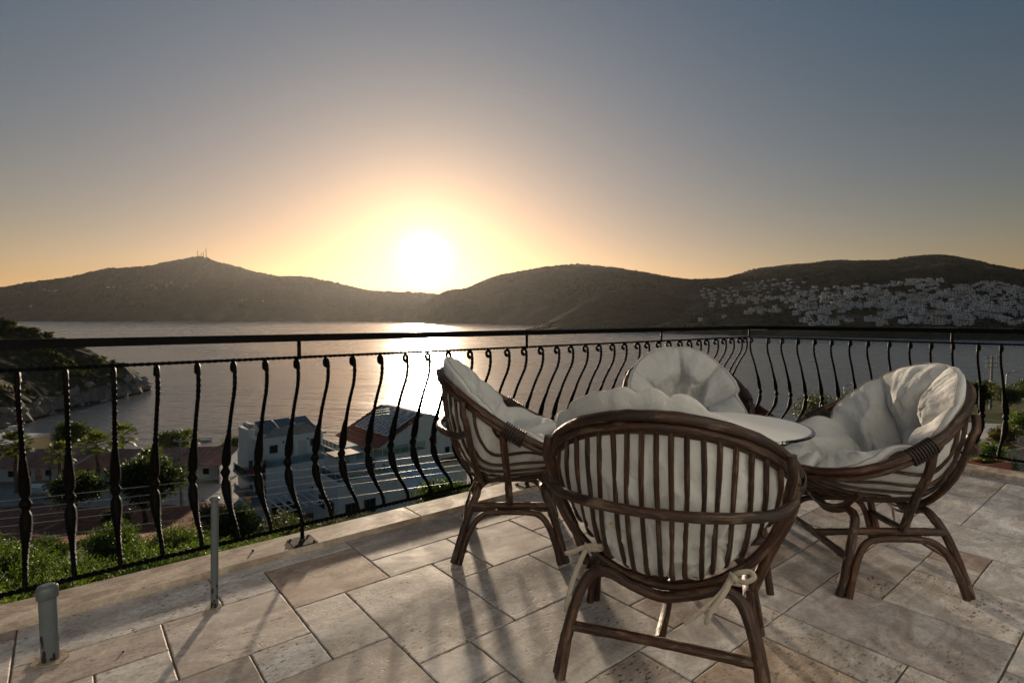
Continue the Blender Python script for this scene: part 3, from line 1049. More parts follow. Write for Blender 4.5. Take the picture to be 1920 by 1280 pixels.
CH = [  # label bits, position, heading of the front
    ('front', (0.553, 1.93), math.radians(21), 1),
    ('left', (0.0, 2.95), math.radians(90), 2),
    ('far', (1.20, 3.78), math.radians(184), 3),
    ('right', (1.69, 2.62), math.radians(-88), 4)]
CL = {'front': 'dark rattan chair in the foreground turned with its slatted back to us',
      'left': 'weathered rattan chair seen from the side, standing next to the railing',
      'far': 'farthest rattan chair facing us from behind the table by the railing corner',
      'right': 'rattan chair on the right of the glass table, its bowl open to the left'}
KL = {'front': 'cream cushion seen from behind through the ribs, tied on with two bows',
      'left': 'grey-white cushion in the chair next to the long railing, seen from the side',
      'far': 'pale tufted cushion seen face on in the farthest chair',
      'right': 'puffy off-white tufted cushion filling the right-hand chair'}
TIES = {'front': [(hp_at(-.245), bow_l), (hp_at(.215), bow_r)], 'left': [(hp_at(.2), tail)], 'far': [], 'right': [(hp_at(.12), tail)]}
for nm, pos, face, sd in CH:
    build_chair(sd, CL[nm], pos, face)
    build_cushion(sd, KL[nm], pos, face, TIES[nm], {'front': -.10}.get(nm, 0.0), {'front': .9}.get(nm, .28))


# ------------------------------------------------------------------ table
def build_table():
    t = thing('glass_table', 'round glass topped table with a rattan base between the chairs', 'table', (1.0, 2.545, 0.018), .4)
    r = .368
    prof = [(0.0005, .672), (r - .016, .672), (r - .016, .682), (0.0005, .682)]
    MB().lathe((0, 0, 0), prof, 96, smooth=False).build('painted_reflection_top', M['reflectionglass'], t)
    ring = [(r - .0155, .672), (r - .003, .672), (r, .675), (r, .679), (r - .003, .682), (r - .0155, .682), (r - .0155, .672)]
    MB().lathe((0, 0, 0), ring, 96, smooth=False).build('glass_rim', M['tableglass'], t)
    rt = M['rattan']
    for z, q in ((.644, .27), (.22, .235)):
        MB().tube(catmull([(q * math.cos(a), q * math.sin(a), z) for a in np.linspace(0, 2 * math.pi, 13)[:-1]], 60, True), .015, 10, True).build('ring', rt, t)
    for k in range(4):
        a = k * math.pi / 2
        c, s = math.cos(a), math.sin(a)
        MB().tube(catmull([(.27 * c, .27 * s, .0), (.235 * c, .235 * s, .2), (.22 * c, .22 * s, .42), (.265 * c, .265 * s, .635)], 30), .016, 10).build('leg', rt, t)


build_table()


# ------------------------------------------------------------------ plastic pipes in the floor
def build_pipe(label, foot, top, r, cap, seed):
    R = random.Random(seed)
    o = thing('pipe_stub', label, 'pipe', foot)
    a = Vector((0, 0, 0)); b = Vector(top) - Vector(foot)
    pts = [a.lerp(b, k / 12) for k in range(13)]
    MB().tube(pts, r, 18).build('pipe', M['pipe'], o)
    if cap:
        d = b.normalized()
        q = [b - d * .045, b - d * .043, b - d * .012, b - d * .004, b + d * .002]
        MB().tube(q, [r * 1.02, r * 1.2, r * 1.22, r * 1.12, r * .7], 18).build('cap', M['pipe'], o)
    else:
        d = b.normalized()
        MB().tube([b - d * .006, b - d * .004, b + d * .004, b + d * .006], [r * 1.0, r * 1.35, r * 1.3, r * .8], 16).build('cap', M['pipe'], o)
    # old black patches near the foot
    mb = MB()
    for k in range(9 if cap else 7):
        th = R.uniform(-1.9, -0.3); z = abs(R.gauss(0, .03 if cap else .05)) + .006
        rr = r + .0006
        w, h = R.uniform(.15, .42), R.uniform(.006, .02)
        n = 7
        vs = []
        for i in range(n):
            t = 2 * math.pi * i / n
            aa = th + w * math.cos(t) * R.uniform(.6, 1); zz = max(.001, z + h * math.sin(t) * R.uniform(.6, 1))
            f = zz / b.length
            vs.append((b.x * f + rr * math.cos(aa), b.y * f + rr * math.sin(aa), zz))
        mb.add(vs, [tuple(range(n))])
    mb.build('dirt_patch', M['dirt'], o)
    mb = MB()
    poly = []
    for i in range(14):
        t = 2 * math.pi * i / 14
        q = r * (1.75 + R.uniform(-.25, .3))
        poly.append((q * math.cos(t) * 1.15, q * math.sin(t)))
    mb.prism(poly, .0008, .004)
    mb.build('mortar_collar', M['mortar'], o)


def floor_pt(px, py, z=0.0):
    p = at(px, py, 1.0) - Vector((0, 0, EYE))
    t = (z - EYE) / p.z
    return Vector((p.x * t, p.y * t, z))


f1 = floor_pt(95, 1236)
build_pipe('short thick grey plastic pipe stub with a round cap', f1, (f1.x - .012, f1.y + .01, .262), .0265, True, 3)
f2 = floor_pt(402, 1138)
build_pipe('tall thin grey plastic pipe standing by the coping', f2, (f2.x + .012, f2.y + .0, .455), .0145, False, 5)


# ------------------------------------------------------------------ grit lying about
def build_grit():
    R = random.Random(77)
    gm = mat_simple('grit', (.03, .024, .02), .8, var=.4)
    for px, py, z, r, lab in ((474, 1033, .030, .007, 'black pebble on the coping left of the base plate'), (270, 1102, .030, .003, 'tiny dark crumb on the coping above the long pale tile'), (231, 1222, .0, .004, 'tiny dark crumb on the tile right of the capped pipe')):
        P = np.array([[(math.sin(math.pi * (i + .05) / 4.1) * math.cos(2 * math.pi * j / 7), math.sin(math.pi * (i + .05) / 4.1) * math.sin(2 * math.pi * j / 7), math.cos(math.pi * (i + .05) / 4.1)) for j in range(7)] for i in range(5)])
        P = P * np.array([R.uniform(.8, 1.3) for _ in range(35)]).reshape(5, 7, 1) * r
        P[..., 2] *= .8
        o = MB().grid(P, True).build('pebble', gm)
        p = floor_pt(px, py, z)
        o.location = (p.x, p.y, z + r * .5)
        tag(o, lab, 'pebble')


build_grit()
# ------------------------------------------------------------------ sea
SEA = -25.0
def build_sea():
    m = Mat('sea_water', rough=0.12, spec=0.9, col=(0.085, 0.105, 0.125))
    m.b.inputs['IOR'].default_value = 1.333
    v = m.coord('Object')
    st = m.n('Mapping'); st.inputs['Scale'].default_value = (0.38, 1.0, 1.0); st.inputs['Rotation'].default_value = (0, 0, .25); m.L.new(v, st.inputs[0])
    a = m.noise(st.outputs[0], 0.10, 3, 0.5, 0.3)
    b = m.noise(st.outputs[0], 0.42, 4, 0.55, 0.4)
    c = m.noise(st.outputs[0], 1.9, 3, 0.6, 0.2)
    h = m.math('ADD', m.math('MULTIPLY', a, 4.2), m.math('ADD', m.math('MULTIPLY', b, 1.9), m.math('MULTIPLY', c, 0.35)))
    m.bump(h, 0.42, 0.36)
    # slicks and cat's paws: smoother and rougher patches
    sl = m.noise(v, 0.006, 4, 0.6, 1.0)
    m.rough(m.ramp(sl, [(0.35, 0.21), (0.65, 0.32)]))
    mb = MB()
    xs = np.array([-9000, -3000, -1000, -300, 0, 300, 1000, 3000, 9000.0])
    ys = np.array([-300, 60, 300, 1000, 3000, 8500.0])
    P = np.array([[(x, y, SEA) for x in xs] for y in ys])
    mb.grid(P, smooth=False)
    tag(mb.build('sea', m.m), 'calm rippled sea of the bay', None, None, 'structure')


build_sea()

# ------------------------------------------------------------------ far hills
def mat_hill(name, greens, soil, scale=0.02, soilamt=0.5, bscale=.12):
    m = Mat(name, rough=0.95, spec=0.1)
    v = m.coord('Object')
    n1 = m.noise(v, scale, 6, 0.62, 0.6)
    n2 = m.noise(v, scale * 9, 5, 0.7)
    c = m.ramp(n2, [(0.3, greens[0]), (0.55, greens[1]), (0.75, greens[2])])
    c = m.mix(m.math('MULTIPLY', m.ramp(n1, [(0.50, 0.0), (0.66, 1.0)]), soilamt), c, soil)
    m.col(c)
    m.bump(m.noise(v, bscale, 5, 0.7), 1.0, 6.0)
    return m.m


class Hill:
    def __init__(s, ridge, shore_y, d_ridge, amp, seed, lo, hi, pw=0.85):
        s.rx, s.ry = np.array(ridge, float).T
        s.sx, s.sd = np.array([(a, 26.2 * FPX / (b - 595)) for a, b in shore_y], float).T
        s.dx, s.dr = np.array(d_ridge, float).T
        s.amp, s.seed, s.lo, s.hi, s.pw = amp, seed, lo, hi, pw

    def z(s, px, d):
        px = np.asarray(px, float); d = np.asarray(d, float)
        k = np.array([.06, .12, .2, .24, .2, .12, .06])
        ry = sum(w * np.interp(px + o, s.rx, s.ry) for w, o in zip(k, np.linspace(-18, 18, 7)))
        ds = np.interp(px, s.sx, s.sd); dr = np.interp(px, s.dx, s.dr)
        zr_ = EYE + (595 - ry) / FPX * dr
        t = (d - ds) / (dr - ds)
        x = (px - 960) / FPX * d
        nz = fbm(x / (s.amp * 7), d / (s.amp * 7), s.seed, 5, .52)
        rg = 1 - np.abs(fbm(x / (s.amp * 9) + 7, d / (s.amp * 12) + 3, s.seed + 20, 4, .5))
        up = SEA + (zr_ - SEA) * np.clip(t, 0, 1) ** s.pw
        up = up + s.amp * (nz * .45 + (rg - .55) * .8) * np.clip(t, 0, 1) * np.clip(1.04 - t, 0.0, 1) * 2.2 + s.amp * .05 * nz * np.clip(t * 6, 0, 1)
        dn = zr_ - (zr_ - SEA) * .55 * np.clip(t - 1, 0, 3) ** 1.3 + s.amp * .05 * nz
        z = np.where(t <= 1, up, dn)
        z = np.where(t < 0, SEA - 3 + 0 * z, z)
        return np.where((t >= 0) & (t < .03), np.maximum(z, SEA + 1.5 + nz * 1.2), z)

    def build(s, name, label, mat, step=5.0, nd=72):
        pxs = np.arange(s.lo, s.hi + step, step)
        tt = np.concatenate([[-.01, 0.0], np.linspace(.004, 1.0, nd) ** 1.15, [1.02, 1.06, 1.12, 1.2, 1.35, 1.6]])
        ds = np.interp(pxs, s.sx, s.sd); dr = np.interp(pxs, s.dx, s.dr)
        D = ds[None, :] + tt[:, None] * (dr - ds)[None, :]
        PX = np.repeat(pxs[None, :], len(tt), 0)
        Z = s.z(PX, D)
        X = (PX - 960) / FPX * D
        o = MB().grid(np.stack([X, D, Z], -1), smooth=True).build(name, mat)
        return tag(o, label, None, None, 'structure')

    def hit(s, px, py):
        """depth where the line of sight of a pixel meets the hill"""
        ds, dr = np.interp(px, s.sx, s.sd), np.interp(px, s.dx, s.dr)
        d = np.linspace(ds, dr, 400)
        los = EYE + (595 - py) / FPX * d
        zz = s.z(np.full(400, float(px)), d)
        k = np.nonzero(zz >= los)[0]
        if len(k) == 0: return None
        return d[k[0]], zz[k[0]]


h_left = Hill([(-700, 560), (-300, 520), (-60, 545), (0, 540), (60, 531), (130, 521), (200, 504), (280, 500), (330, 490), (362, 483), (378, 481), (395, 485), (420, 494), (460, 504), (500, 515), (530, 518), (565, 517), (620, 528), (700, 544), (760, 547), (800, 550), (840, 556), (900, 566), (1000, 580), (1060, 590)],
              [(-700, 602), (600, 602), (800, 603.5), (1060, 605)], [(-700, 4700), (378, 4700), (900, 4300), (1060, 4200)], 85, 3, -700, 1060)
h_mid = Hill([(735, 603), (760, 590), (790, 573), (815, 556), (840, 545), (872, 542), (905, 528), (940, 516), (1000, 506), (1050, 498), (1080, 494), (1110, 497), (1150, 501), (1200, 508), (1255, 520), (1300, 525), (1340, 523), (1400, 520), (1500, 520), (1600, 540)],
             [(735, 603.6), (800, 605), (900, 607.5), (960, 609), (1060, 612), (1250, 617), (1600, 620)], [(735, 3150), (900, 3000), (1080, 2900), (1300, 2700), (1600, 2600)], 52, 12, 735, 1600)
h_town = Hill([(1150, 612), (1200, 585), (1260, 548), (1310, 526), (1370, 519), (1410, 506), (1450, 500), (1480, 496), (1560, 488), (1600, 489), (1650, 490), (1680, 486), (1720, 481), (1750, 479), (1780, 481), (1820, 488), (1860, 497), (1920, 508), (2100, 520), (2400, 500), (2700, 520)],
              [(1150, 622), (1250, 625), (1400, 629), (1600, 633), (1920, 638), (2700, 645)], [(1150, 1500), (1300, 1900), (1500, 2000), (1750, 1900), (1920, 1700), (2700, 1500)], 22, 31, 1150, 2700, .8)
h_small = Hill([(985, 619), (1010, 610), (1050, 591), (1080, 576), (1105, 564), (1150, 548), (1180, 541), (1195, 540), (1230, 547), (1290, 562), (1320, 578), (1350, 595), (1400, 616), (1420, 622)],
               [(985, 619.5), (1100, 621), (1300, 623), (1420, 624)], [(985, 1180), (1195, 1330), (1420, 1180)], 9, 47, 985, 1420, .8)
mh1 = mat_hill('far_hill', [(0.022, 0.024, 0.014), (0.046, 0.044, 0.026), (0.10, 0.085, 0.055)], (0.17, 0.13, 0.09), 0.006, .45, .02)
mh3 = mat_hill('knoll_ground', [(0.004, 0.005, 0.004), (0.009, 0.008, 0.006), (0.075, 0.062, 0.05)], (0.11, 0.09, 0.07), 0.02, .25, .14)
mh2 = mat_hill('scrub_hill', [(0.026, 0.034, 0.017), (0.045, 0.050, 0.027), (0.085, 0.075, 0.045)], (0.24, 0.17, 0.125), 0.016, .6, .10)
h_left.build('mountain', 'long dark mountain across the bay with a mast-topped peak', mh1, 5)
mh4 = mat_hill('hazed_brown_hill', [(0.028, 0.028, 0.017), (0.058, 0.050, 0.032), (0.12, 0.095, 0.065)], (0.18, 0.135, 0.095), 0.006, .5, .02)  # browns lightened to paint in the haze in front of this hill
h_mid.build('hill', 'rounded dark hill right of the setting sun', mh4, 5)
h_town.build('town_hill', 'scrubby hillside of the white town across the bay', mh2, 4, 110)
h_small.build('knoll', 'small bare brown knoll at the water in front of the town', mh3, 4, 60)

# masts on the peak
for k, (px, top) in enumerate([(374, 470), (381, 474), (385, 472), (390, 465)]):
    d = 4690
    zb = float(h_left.z(px, d)) - 4
    zt = EYE + (595 - top) / FPX * d
    x = (px - 960) / FPX * d
    o = MB()
    o.box((0, 0, (zt - zb) / 2), (4.6, 4.6, zt - zb), taper=.45)
    o.box((0, 0, (zt - zb) * .72), (7.0, 7.0, 3.5))
    q = o.build('radio_mast', mat_simple('mast_steel', (.12, .11, .11), .6) if k == 0 else bpy.data.materials['mast_steel'])
    q.location = (x, d, zb)
    tag(q, ['leftmost thin radio mast on the mountain peak', 'shortest radio mast on the mountain peak, second from left', 'radio mast on the peak beside the tallest one, third from left', 'tallest radio mast, rightmost on the mountain peak'][k], 'mast', 'radio masts on the peak')

# ------------------------------------------------------------------ hillside town
def town():
    wm = Mat('town_render', .85, spec=.2)
    oi = wm.n('ObjectInfo')
    wm.col(wm.mix(1.0, wm.ramp(wm.noise(wm.coord('Object', rand=9.0), .3, 4, .6), [(.3, .8), (.7, 1.0)]), wm.ramp(oi.outputs['Random'], [(0.0, (.72, .70, .66)), (.25, (.93, .94, .94)), (.5, (.80, .82, .82)), (.75, (.95, .96, .96)), (1.0, (.84, .80, .74))]), 'MULTIPLY'))
    wall = wm.m
    win = mat_simple('town_window', (0.05, 0.06, 0.07), .25, var=.3)
    roofm = mat_simple('town_roof', (0.22, 0.13, 0.09), .9, var=.25, scale=.4)
    R = random.Random(21)
    metas = []
    for k in range(7):
        mb = MB()
        w, dp, st = R.uniform(9, 14), R.uniform(8, 11), R.choice([2, 2, 3])
        for f in range(st):
            ww = w - (f * R.uniform(0, 2.5)); dd = dp - f * R.uniform(0, 2.2)
            y0 = (dp - dd) * .5
            mb.box((R.uniform(-.5, .5), y0, f * 3.1 + 1.5), (ww, dd, 3.1 - (.06 if f else 0)), mat=0)
            n = int(ww // 3)
            for q in range(n):
                x = -ww / 2 + (q + .5) * ww / n
                mb.box((x, y0 - dd / 2 - .02, f * 3.1 + 1.55), (R.choice([1.3, 2.2]), .12, R.choice([1.5, 2.2])), mat=1)
            if f < st - 1 and R.random() < .7:
                mb.box((0, y0 - dd / 2 - .6, f * 3.1 + 3.0), (ww * .8, 1.3, .18), mat=0)
        if k in (2, 5):
            z = st * 3.1
            mb.add([(-w / 2, -dp / 2, z), (w / 2, -dp / 2, z), (w / 2, dp / 2, z), (-w / 2, dp / 2, z), (-w * .2, 0, z + 1.8), (w * .2, 0, z + 1.8)], [(0, 1, 5, 4), (1, 2, 5), (2, 3, 4, 5), (3, 0, 4)], 2)
        else:
            mb.box((w * .2, 1, st * 3.1 + .7), (2.6, 2.4, 1.4), mat=0)
        mb.box((0, 0, -2.0), (w, dp, 3.9), mat=0)
        metas.append(mb.mesh('house', [wall, win, roofm]))
    # clusters along terraces, in photograph pixels: (x0, x1, y centre, y spread, how many)
    bands = [(1310, 1420, 551, 9, 30), (1395, 1520, 538, 12, 42), (1350, 1500, 562, 9, 26), (1470, 1600, 568, 14, 40), (1520, 1660, 549, 12, 40), (1640, 1760, 533, 7, 28), (1600, 1720, 566, 14, 44),
             (1700, 1800, 560, 14, 34), (1790, 1925, 541, 7, 30), (1780, 1930, 562, 13, 58), (1650, 1800, 584, 10, 34), (1800, 1935, 584, 9, 40), (1480, 1620, 585, 7, 20), (1390, 1480, 583, 5, 8), (1690, 1770, 601, 7, 12), (1330, 1360, 571, 8, 7), (1500, 1660, 603, 5, 9), (1780, 1930, 603, 6, 14)]
    spots = []
    for (x0, x1, yc, ys, n) in bands:
        for _ in range(int(n * 1.7)):
            px = R.uniform(x0, x1); py = yc + R.uniform(-1, 1) * ys
            py += 3.0 * math.sin(px * .05)
            h = h_town.hit(px, py)
            if h is None: continue
            if any(abs(px - a) < 7.4 and abs(py - b) < 4.2 for a, b, *_ in spots): continue
            spots.append((px, py, *h))
    spots.sort(key=lambda s: s[2])
    pal = ['small white flat roofed house in the hillside town across the bay']
    big = spots[:300]
    for k, (px, py, d, z) in enumerate(big):
        x = (px - 960) / FPX * d
        o = link('house', R.choice(metas), None, (x, d, z + .2), (0, 0, R.uniform(-.5, .5) - .2), (R.uniform(.5, 1.3), R.uniform(.6, 1.0), R.uniform(.55, 1.1)))
        tag(o, pal[0], 'house', 'white houses of the hillside town')
    if len(spots) > 300:
        mb = MB()
        for (px, py, d, z) in spots[300:]:
            x = (px - 960) / FPX * d
            w = R.uniform(6, 10)
            mb.box((x, d, z + 1.6), (w, 7, 5.5), R.uniform(-.4, .4), mat=0)
            for q in range(3):
                mb.box((x - w / 3 + q * w / 3, d - 4.6, z + 3.6), (1.4, .3, 1.6), 0, mat=1)
        tag(mb.build('distant_houses', [wall, win]), 'farthest white houses high on the town hillside', None, None, 'stuff')
    # two pale pavilions on the point below the knoll
    for px, lab in ((1313, 'left one of two pale pavilions on the shore below the town'), (1357, 'right one of two pale pavilions on the shore below the town')):
        d = 930
        x = (px - 960) / FPX * d
        zz = max(float(h_town.z(px, d)), float(h_small.z(px, d)), SEA + 2)
        mb = MB(); mb.box((0, 0, 2.2), (5.5, 5, 5.5)); mb.box((0, 0, 5.4), (6.6, 6, .8)); mb.box((0, -2.6, 2.2), (1.6, .2, 3.0), mat=1)
        o = mb.build('pavilion', [wall, win]); o.location = (x, d, zz)
        tag(o, lab, 'pavilion')
    # long low buildings along the far waterfront
    k = 0
    for px, w in ((1425, 26), (1600, 34), (1690, 60), (1760, 40), (1840, 70), (1905, 50)):
        d = float(np.interp(px, h_town.sx, h_town.sd)) + 22
        x = (px - 960) / FPX * d
        mb = MB(); mb.box((0, 0, 1.8), (w, 8, 4.2)); mb.box((0, 0, 4.1), (w + 1.5, 9.5, .4), mat=2)
        for q in range(int(w / 5)):
            mb.box((-w / 2 + 2.5 + q * 5, -4.05, 1.9), (2.4, .2, 2.2), mat=1)
        o = mb.build('waterfront_building', [wall, win, roofm]); o.location = (x, d, max(float(h_town.z(px, d)), SEA + 1.0))
        tag(o, 'long low building on the far shore below the town', 'building', 'long low buildings on the far waterfront')
    # a few pale houses on the mountain across the bay
    for px, py in [(86, 545), (94, 546), (101, 547), (108, 546), (205, 540), (215, 541), (228, 539), (278, 540), (286, 538), (294, 541), (301, 534), (308, 532), (315, 536), (322, 531), (330, 535), (338, 538), (345, 541), (352, 537), (455, 564), (462, 562), (495, 565), (145, 562), (60, 575)]:
        h = h_left.hit(px, py)
        if h is None: continue
        d, z = h
        o = link('house', R.choice(metas), None, ((px - 960) / FPX * d, d, z), (0, 0, R.uniform(-.4, .4)), R.uniform(1.0, 1.5))
        tag(o, 'tiny pale house on the dark mountain across the bay', 'house', 'hamlet houses on the mountain')


town()


# low scrub and tree crowns that roughen the hills
def blob_field(name, label, pts, mat, rmin, rmax, seed, n=(4, 5)):
    R = np.random.RandomState(seed)
    rows, cols = n
    th = np.linspace(0, 2 * math.pi, cols, endpoint=False)
    base = [(0, 0, 1.0)]
    for i in range(1, rows):
        ph = math.pi * .62 * i / (rows - 1)
        base += [(math.sin(ph) * math.cos(t), math.sin(ph) * math.sin(t), math.cos(ph)) for t in th]
    base = np.array(base)
    F = [(0, 1 + j, 1 + (j + 1) % cols) for j in range(cols)]
    for i in range(rows - 2):
        o = 1 + i * cols
        for j in range(cols):
            j2 = (j + 1) % cols
            F += [(o + j, o + cols + j, o + cols + j2), (o + j, o + cols + j2, o + j2)]
    F = np.array(F)
    nb = len(base)
    k = len(pts)
    r = R.uniform(rmin, rmax, k)
    V = base[None] * (1 + R.uniform(-.35, .3, (k, nb, 1))) * r[:, None, None] * np.array([1, 1, .8]) + np.asarray(pts)[:, None, :]
    FF = (F[None] + (np.arange(k) * nb)[:, None, None]).reshape(-1, 3)
    o = link(name, fast_mesh(name, V.reshape(-1, 3), FF, mat))
    return tag(o, label, None, None, 'stuff')


def hill_points(h, n, x0, x1, seed, tmin=.03, tmax=1.0, clump=0.1):
    R = np.random.RandomState(seed)
    px = R.uniform(x0, x1, n * 3); t = R.uniform(tmin, tmax, n * 3) ** .8
    ds, dr = np.interp(px, h.sx, h.sd), np.interp(px, h.dx, h.dr)
    d = ds + t * (dr - ds)
    x = (px - 960) / FPX * d
    keep = fbm(x / 60, d / 60, seed, 3) + R.uniform(-.5, .5, n * 3) > clump
    px, d, x = px[keep][:n], d[keep][:n], x[keep][:n]
    return np.stack([x, d, h.z(px, d)], -1)


m_scrub = mat_leaf('far_scrub', (0.012, 0.018, 0.009), (0.036, 0.040, 0.021), .02, .95)
blob_field('town_trees', 'dark trees and scrub between the houses of the town', hill_points(h_town, 13000, 1240, 2100, 5, .01, 1.0, 0.0), m_scrub, 1.6, 4.2, 6)
blob_field('knoll_scrub', 'low scrub dotting the bare knoll', hill_points(h_small, 4200, 985, 1420, 8, .02, 1.1, .05), m_scrub, .6, 2.0, 9)
blob_field('mountain_forest', 'far forest on the ridge of the mountain', hill_points(h_left, 13000, -200, 830, 3, .12, 1.01, -.1), m_scrub, 5, 11, 12)
blob_field('hill_forest', 'far forest on the ridge of the rounded hill', hill_points(h_mid, 10000, 740, 1420, 4, .1, 1.01, 0.0), m_scrub, 3, 6.5, 13)
# ------------------------------------------------------------------ unseen house wall, added to bounce sunlight onto the terrace
def build_unseen_villa():
    o = thing('unseen_villa', 'unseen white house wall added behind the viewer to bounce sun onto the terrace', 'building', W(0, -1.75, 0), AU)
    wm = bpy.data.materials['white_render']  # pale blue cools the sunlight this added wall throws back
    fr = mat_simple('door_frame', (.62, .60, .56), .5, var=.05)
    gl = mat_simple('unseen_villa_pane', (.03, .04, .045), .08, var=.2)
    mb = MB()
    # wall with three door openings (local x along the terrace, y away from it)
    xs = [-8.9, -6.2, -4.2, -1.0, 1.2, 3.4, 5.4]
    y, h = -.25, 5.6
    for k in range(0, 6):
        a, b = xs[k], xs[k + 1]
        if k % 2 == 0: mb.box(((a + b) / 2, y, h / 2), (b - a, .5, h))
        else: mb.box(((a + b) / 2, y, (h + 2.3) / 2), (b - a, .5, h - 2.3))
    mb.build('wall', wm, o)
    for k in (1, 3, 5):
        a, b = xs[k], xs[k + 1]
        if k == 5: continue
        d = MB(); d.box(((a + b) / 2, -.2, 2.26), (b - a, .08, .08)); d.box((a + .04, -.2, 1.11), (.08, .08, 2.22)); d.box((b - .04, -.2, 1.11), (.08, .08, 2.22)); d.box(((a + b) / 2, -.2, 1.11), (.1, .08, 2.22))
        q = d.build('glass_door', fr, o)
        for s in (-1, 1):
            MB().box(((a + b) / 2 + s * (b - a) / 4, -.21, 1.11), ((b - a) / 2 - .1, .02, 2.2)).build('pane', gl, q)
    r = MB(); r.box((-1.75, -.1, 5.72), (14.9, 1.2, .22)); r.build('roof_edge', fr, o)


build_unseen_villa()

# ------------------------------------------------------------------ land below the terrace
def lsmooth(a, b, t):
    t = np.clip((t - a) / (b - a), 0, 1)
    return t * t * (3 - 2 * t)


SHX = np.array([-400, -170, -128, -118, -105, -80, -40, 0, 30, 60, 90, 130, 180, 260, 400.0])
SHY = np.array([150, 138, 130, 122, 112, 106, 102, 96, 97, 108, 132, 170, 205, 250, 300.0])


def land_z(x, y):
    x = np.asarray(x, float); y = np.asarray(y, float)
    zl = np.interp(y, [-60, 0, 6, 15, 25, 40, 53, 60, 70, 84, 100, 130], [-3, -4.5, -6.2, -8.2, -11.5, -17.0, -21.2, -22.6, -23.2, -23.5, -23.9, -24.2])
    zr2 = -3.2 - np.maximum(y - 8, 0) * .112 - .5 * np.clip((x - 4) / 10, 0, 1)
    a = x / np.maximum(y, 2.0)
    w = lsmooth(.18, .72, a)
    z = zl * (1 - w) + zr2 * w
    sh = np.interp(x, SHX, SHY)
    e = sh - y
    z = np.minimum(z, SEA + .35 + np.maximum(e, 0) * .22 + np.maximum(e - 14, 0) * .6)
    z = np.where(e < 0, SEA - .4 + np.maximum(e, -8) * .25, z)
    n = fbm(x / 9, y / 9, 5, 4)
    flat = np.exp(-((y - 80) / 12) ** 2) * (1 - w)
    return z + n * .45 * (1 - .8 * flat) * np.clip(e / 6, 0, 1)


def build_land():
    m = Mat('ground', rough=0.95, spec=0.1)
    v = m.coord('Object')
    n1, n2, n3 = m.noise(v, .12, 5, .6, .5), m.noise(v, 1.2, 5, .65), m.noise(v, 5.0, 4, .7)
    soil = m.ramp(n2, [(.3, (.24, .11, .08)), (.55, (.38, .19, .135)), (.72, (.45, .28, .21))])
    soil = m.mix(.35, soil, m.ramp(n3, [(.3, .35), (.7, 1.0)]), 'MULTIPLY')
    gravel = m.ramp(n2, [(.3, (.40, .37, .35)), (.7, (.54, .51, .48))])
    gravel = m.mix(.4, gravel, m.ramp(n3, [(.3, .55), (.7, 1.0)]), 'MULTIPLY')
    grass = m.ramp(n2, [(.3, (.03, .045, .014)), (.6, (.075, .085, .03)), (.75, (.16, .13, .07))])
    sp = m.n('SeparateXYZ'); m.L.new(v, sp.inputs[0])
    yv = m.math('ADD', sp.outputs[1], m.math('MULTIPLY', n1, 9.0))
    xv = m.math('ADD', sp.outputs[0], m.math('MULTIPLY', n1, 8.0))
    # red earth plot and gravel yard on the flat by the beach, scrub grass elsewhere
    isgravel = m.math('GREATER_THAN', yv, 75.5)
    isflat = m.math('MULTIPLY', m.math('GREATER_THAN', yv, 56.0), m.math('LESS_THAN', xv, 0.0))
    c = m.mix(isgravel, soil, gravel)
    c = m.mix(isflat, grass, c)
    m.col(c)
    m.bump(m.math('ADD', n2, m.math('MULTIPLY', n3, .3)), .8, .25)
    xs = np.concatenate([np.arange(-400, -170, 10.0), np.arange(-170, 120, 1.8), np.arange(120, 420, 10.0)])
    ys = np.concatenate([np.arange(-60, 3, 6.0), np.arange(3, 135, 1.5), np.arange(135, 320, 6.0)])
    X, Y = np.meshgrid(xs, ys)
    P = np.stack([X, Y, land_z(X, Y)], -1)
    F = []
    r, c = X.shape
    idx = np.arange(r * c).reshape(r, c)
    F = np.stack([idx[:-1, :-1], idx[:-1, 1:], idx[1:, 1:], idx[1:, :-1]], -1).reshape(-1, 4)
    o = link('ground', fast_mesh('ground', P.reshape(-1, 3), F, m.m, smooth=True))
    tag(o, 'sloping ground below the terrace with red earth and a gravel yard', None, None, 'structure')


build_land()


# headland on the left
HS = [(-118, 118), (-120.5, 134), (-126, 150), (-129, 162), (-128, 176), (-129, 190), (-132, 198), (-146, 206), (-170, 214), (-220, 224), (-330, 230)]
def head_dist(x, y):
    """distance inland from the headland's shore line (negative over water)"""
    x = np.asarray(x, float); y = np.asarray(y, float)
    best = np.full(x.shape, 1e9)
    for (ax, ay), (bx, by) in zip(HS[:-1], HS[1:]):
        dx, dy = bx - ax, by - ay
        t = np.clip(((x - ax) * dx + (y - ay) * dy) / (dx * dx + dy * dy), 0, 1)
        best = np.minimum(best, np.hypot(x - ax - t * dx, y - ay - t * dy))
    poly = HS + [(-500, 240), (-500, 60), (-118, 60)]
    ins = np.zeros(x.shape, bool)
    for (ax, ay), (bx, by) in zip(poly, poly[1:] + poly[:1]):
        if ay == by: continue
        c = ((ay > y) != (by > y)) & (x < (bx - ax) * (y - ay) / (by - ay) + ax)
        ins ^= c
    return np.where(ins, best, -best)


def head_z(x, y):
    d = head_dist(x, y) + .9 * fbm(x / 4, y / 4, 77, 3)
    z = SEA + 15 * (np.maximum(d, 0) / 16) ** .62
    z = z + .9 * fbm(x / 8, y / 8, 71, 3) * np.clip(d / 6, 0, 1) + 1.1 * np.abs(fbm(x / 3.1, y / 3.1, 73, 2)) * np.exp(-((d - 3) / 6) ** 2) * np.clip(d, 0, 1)
    return np.where(d < 0, SEA - 1 + d * .3, z)


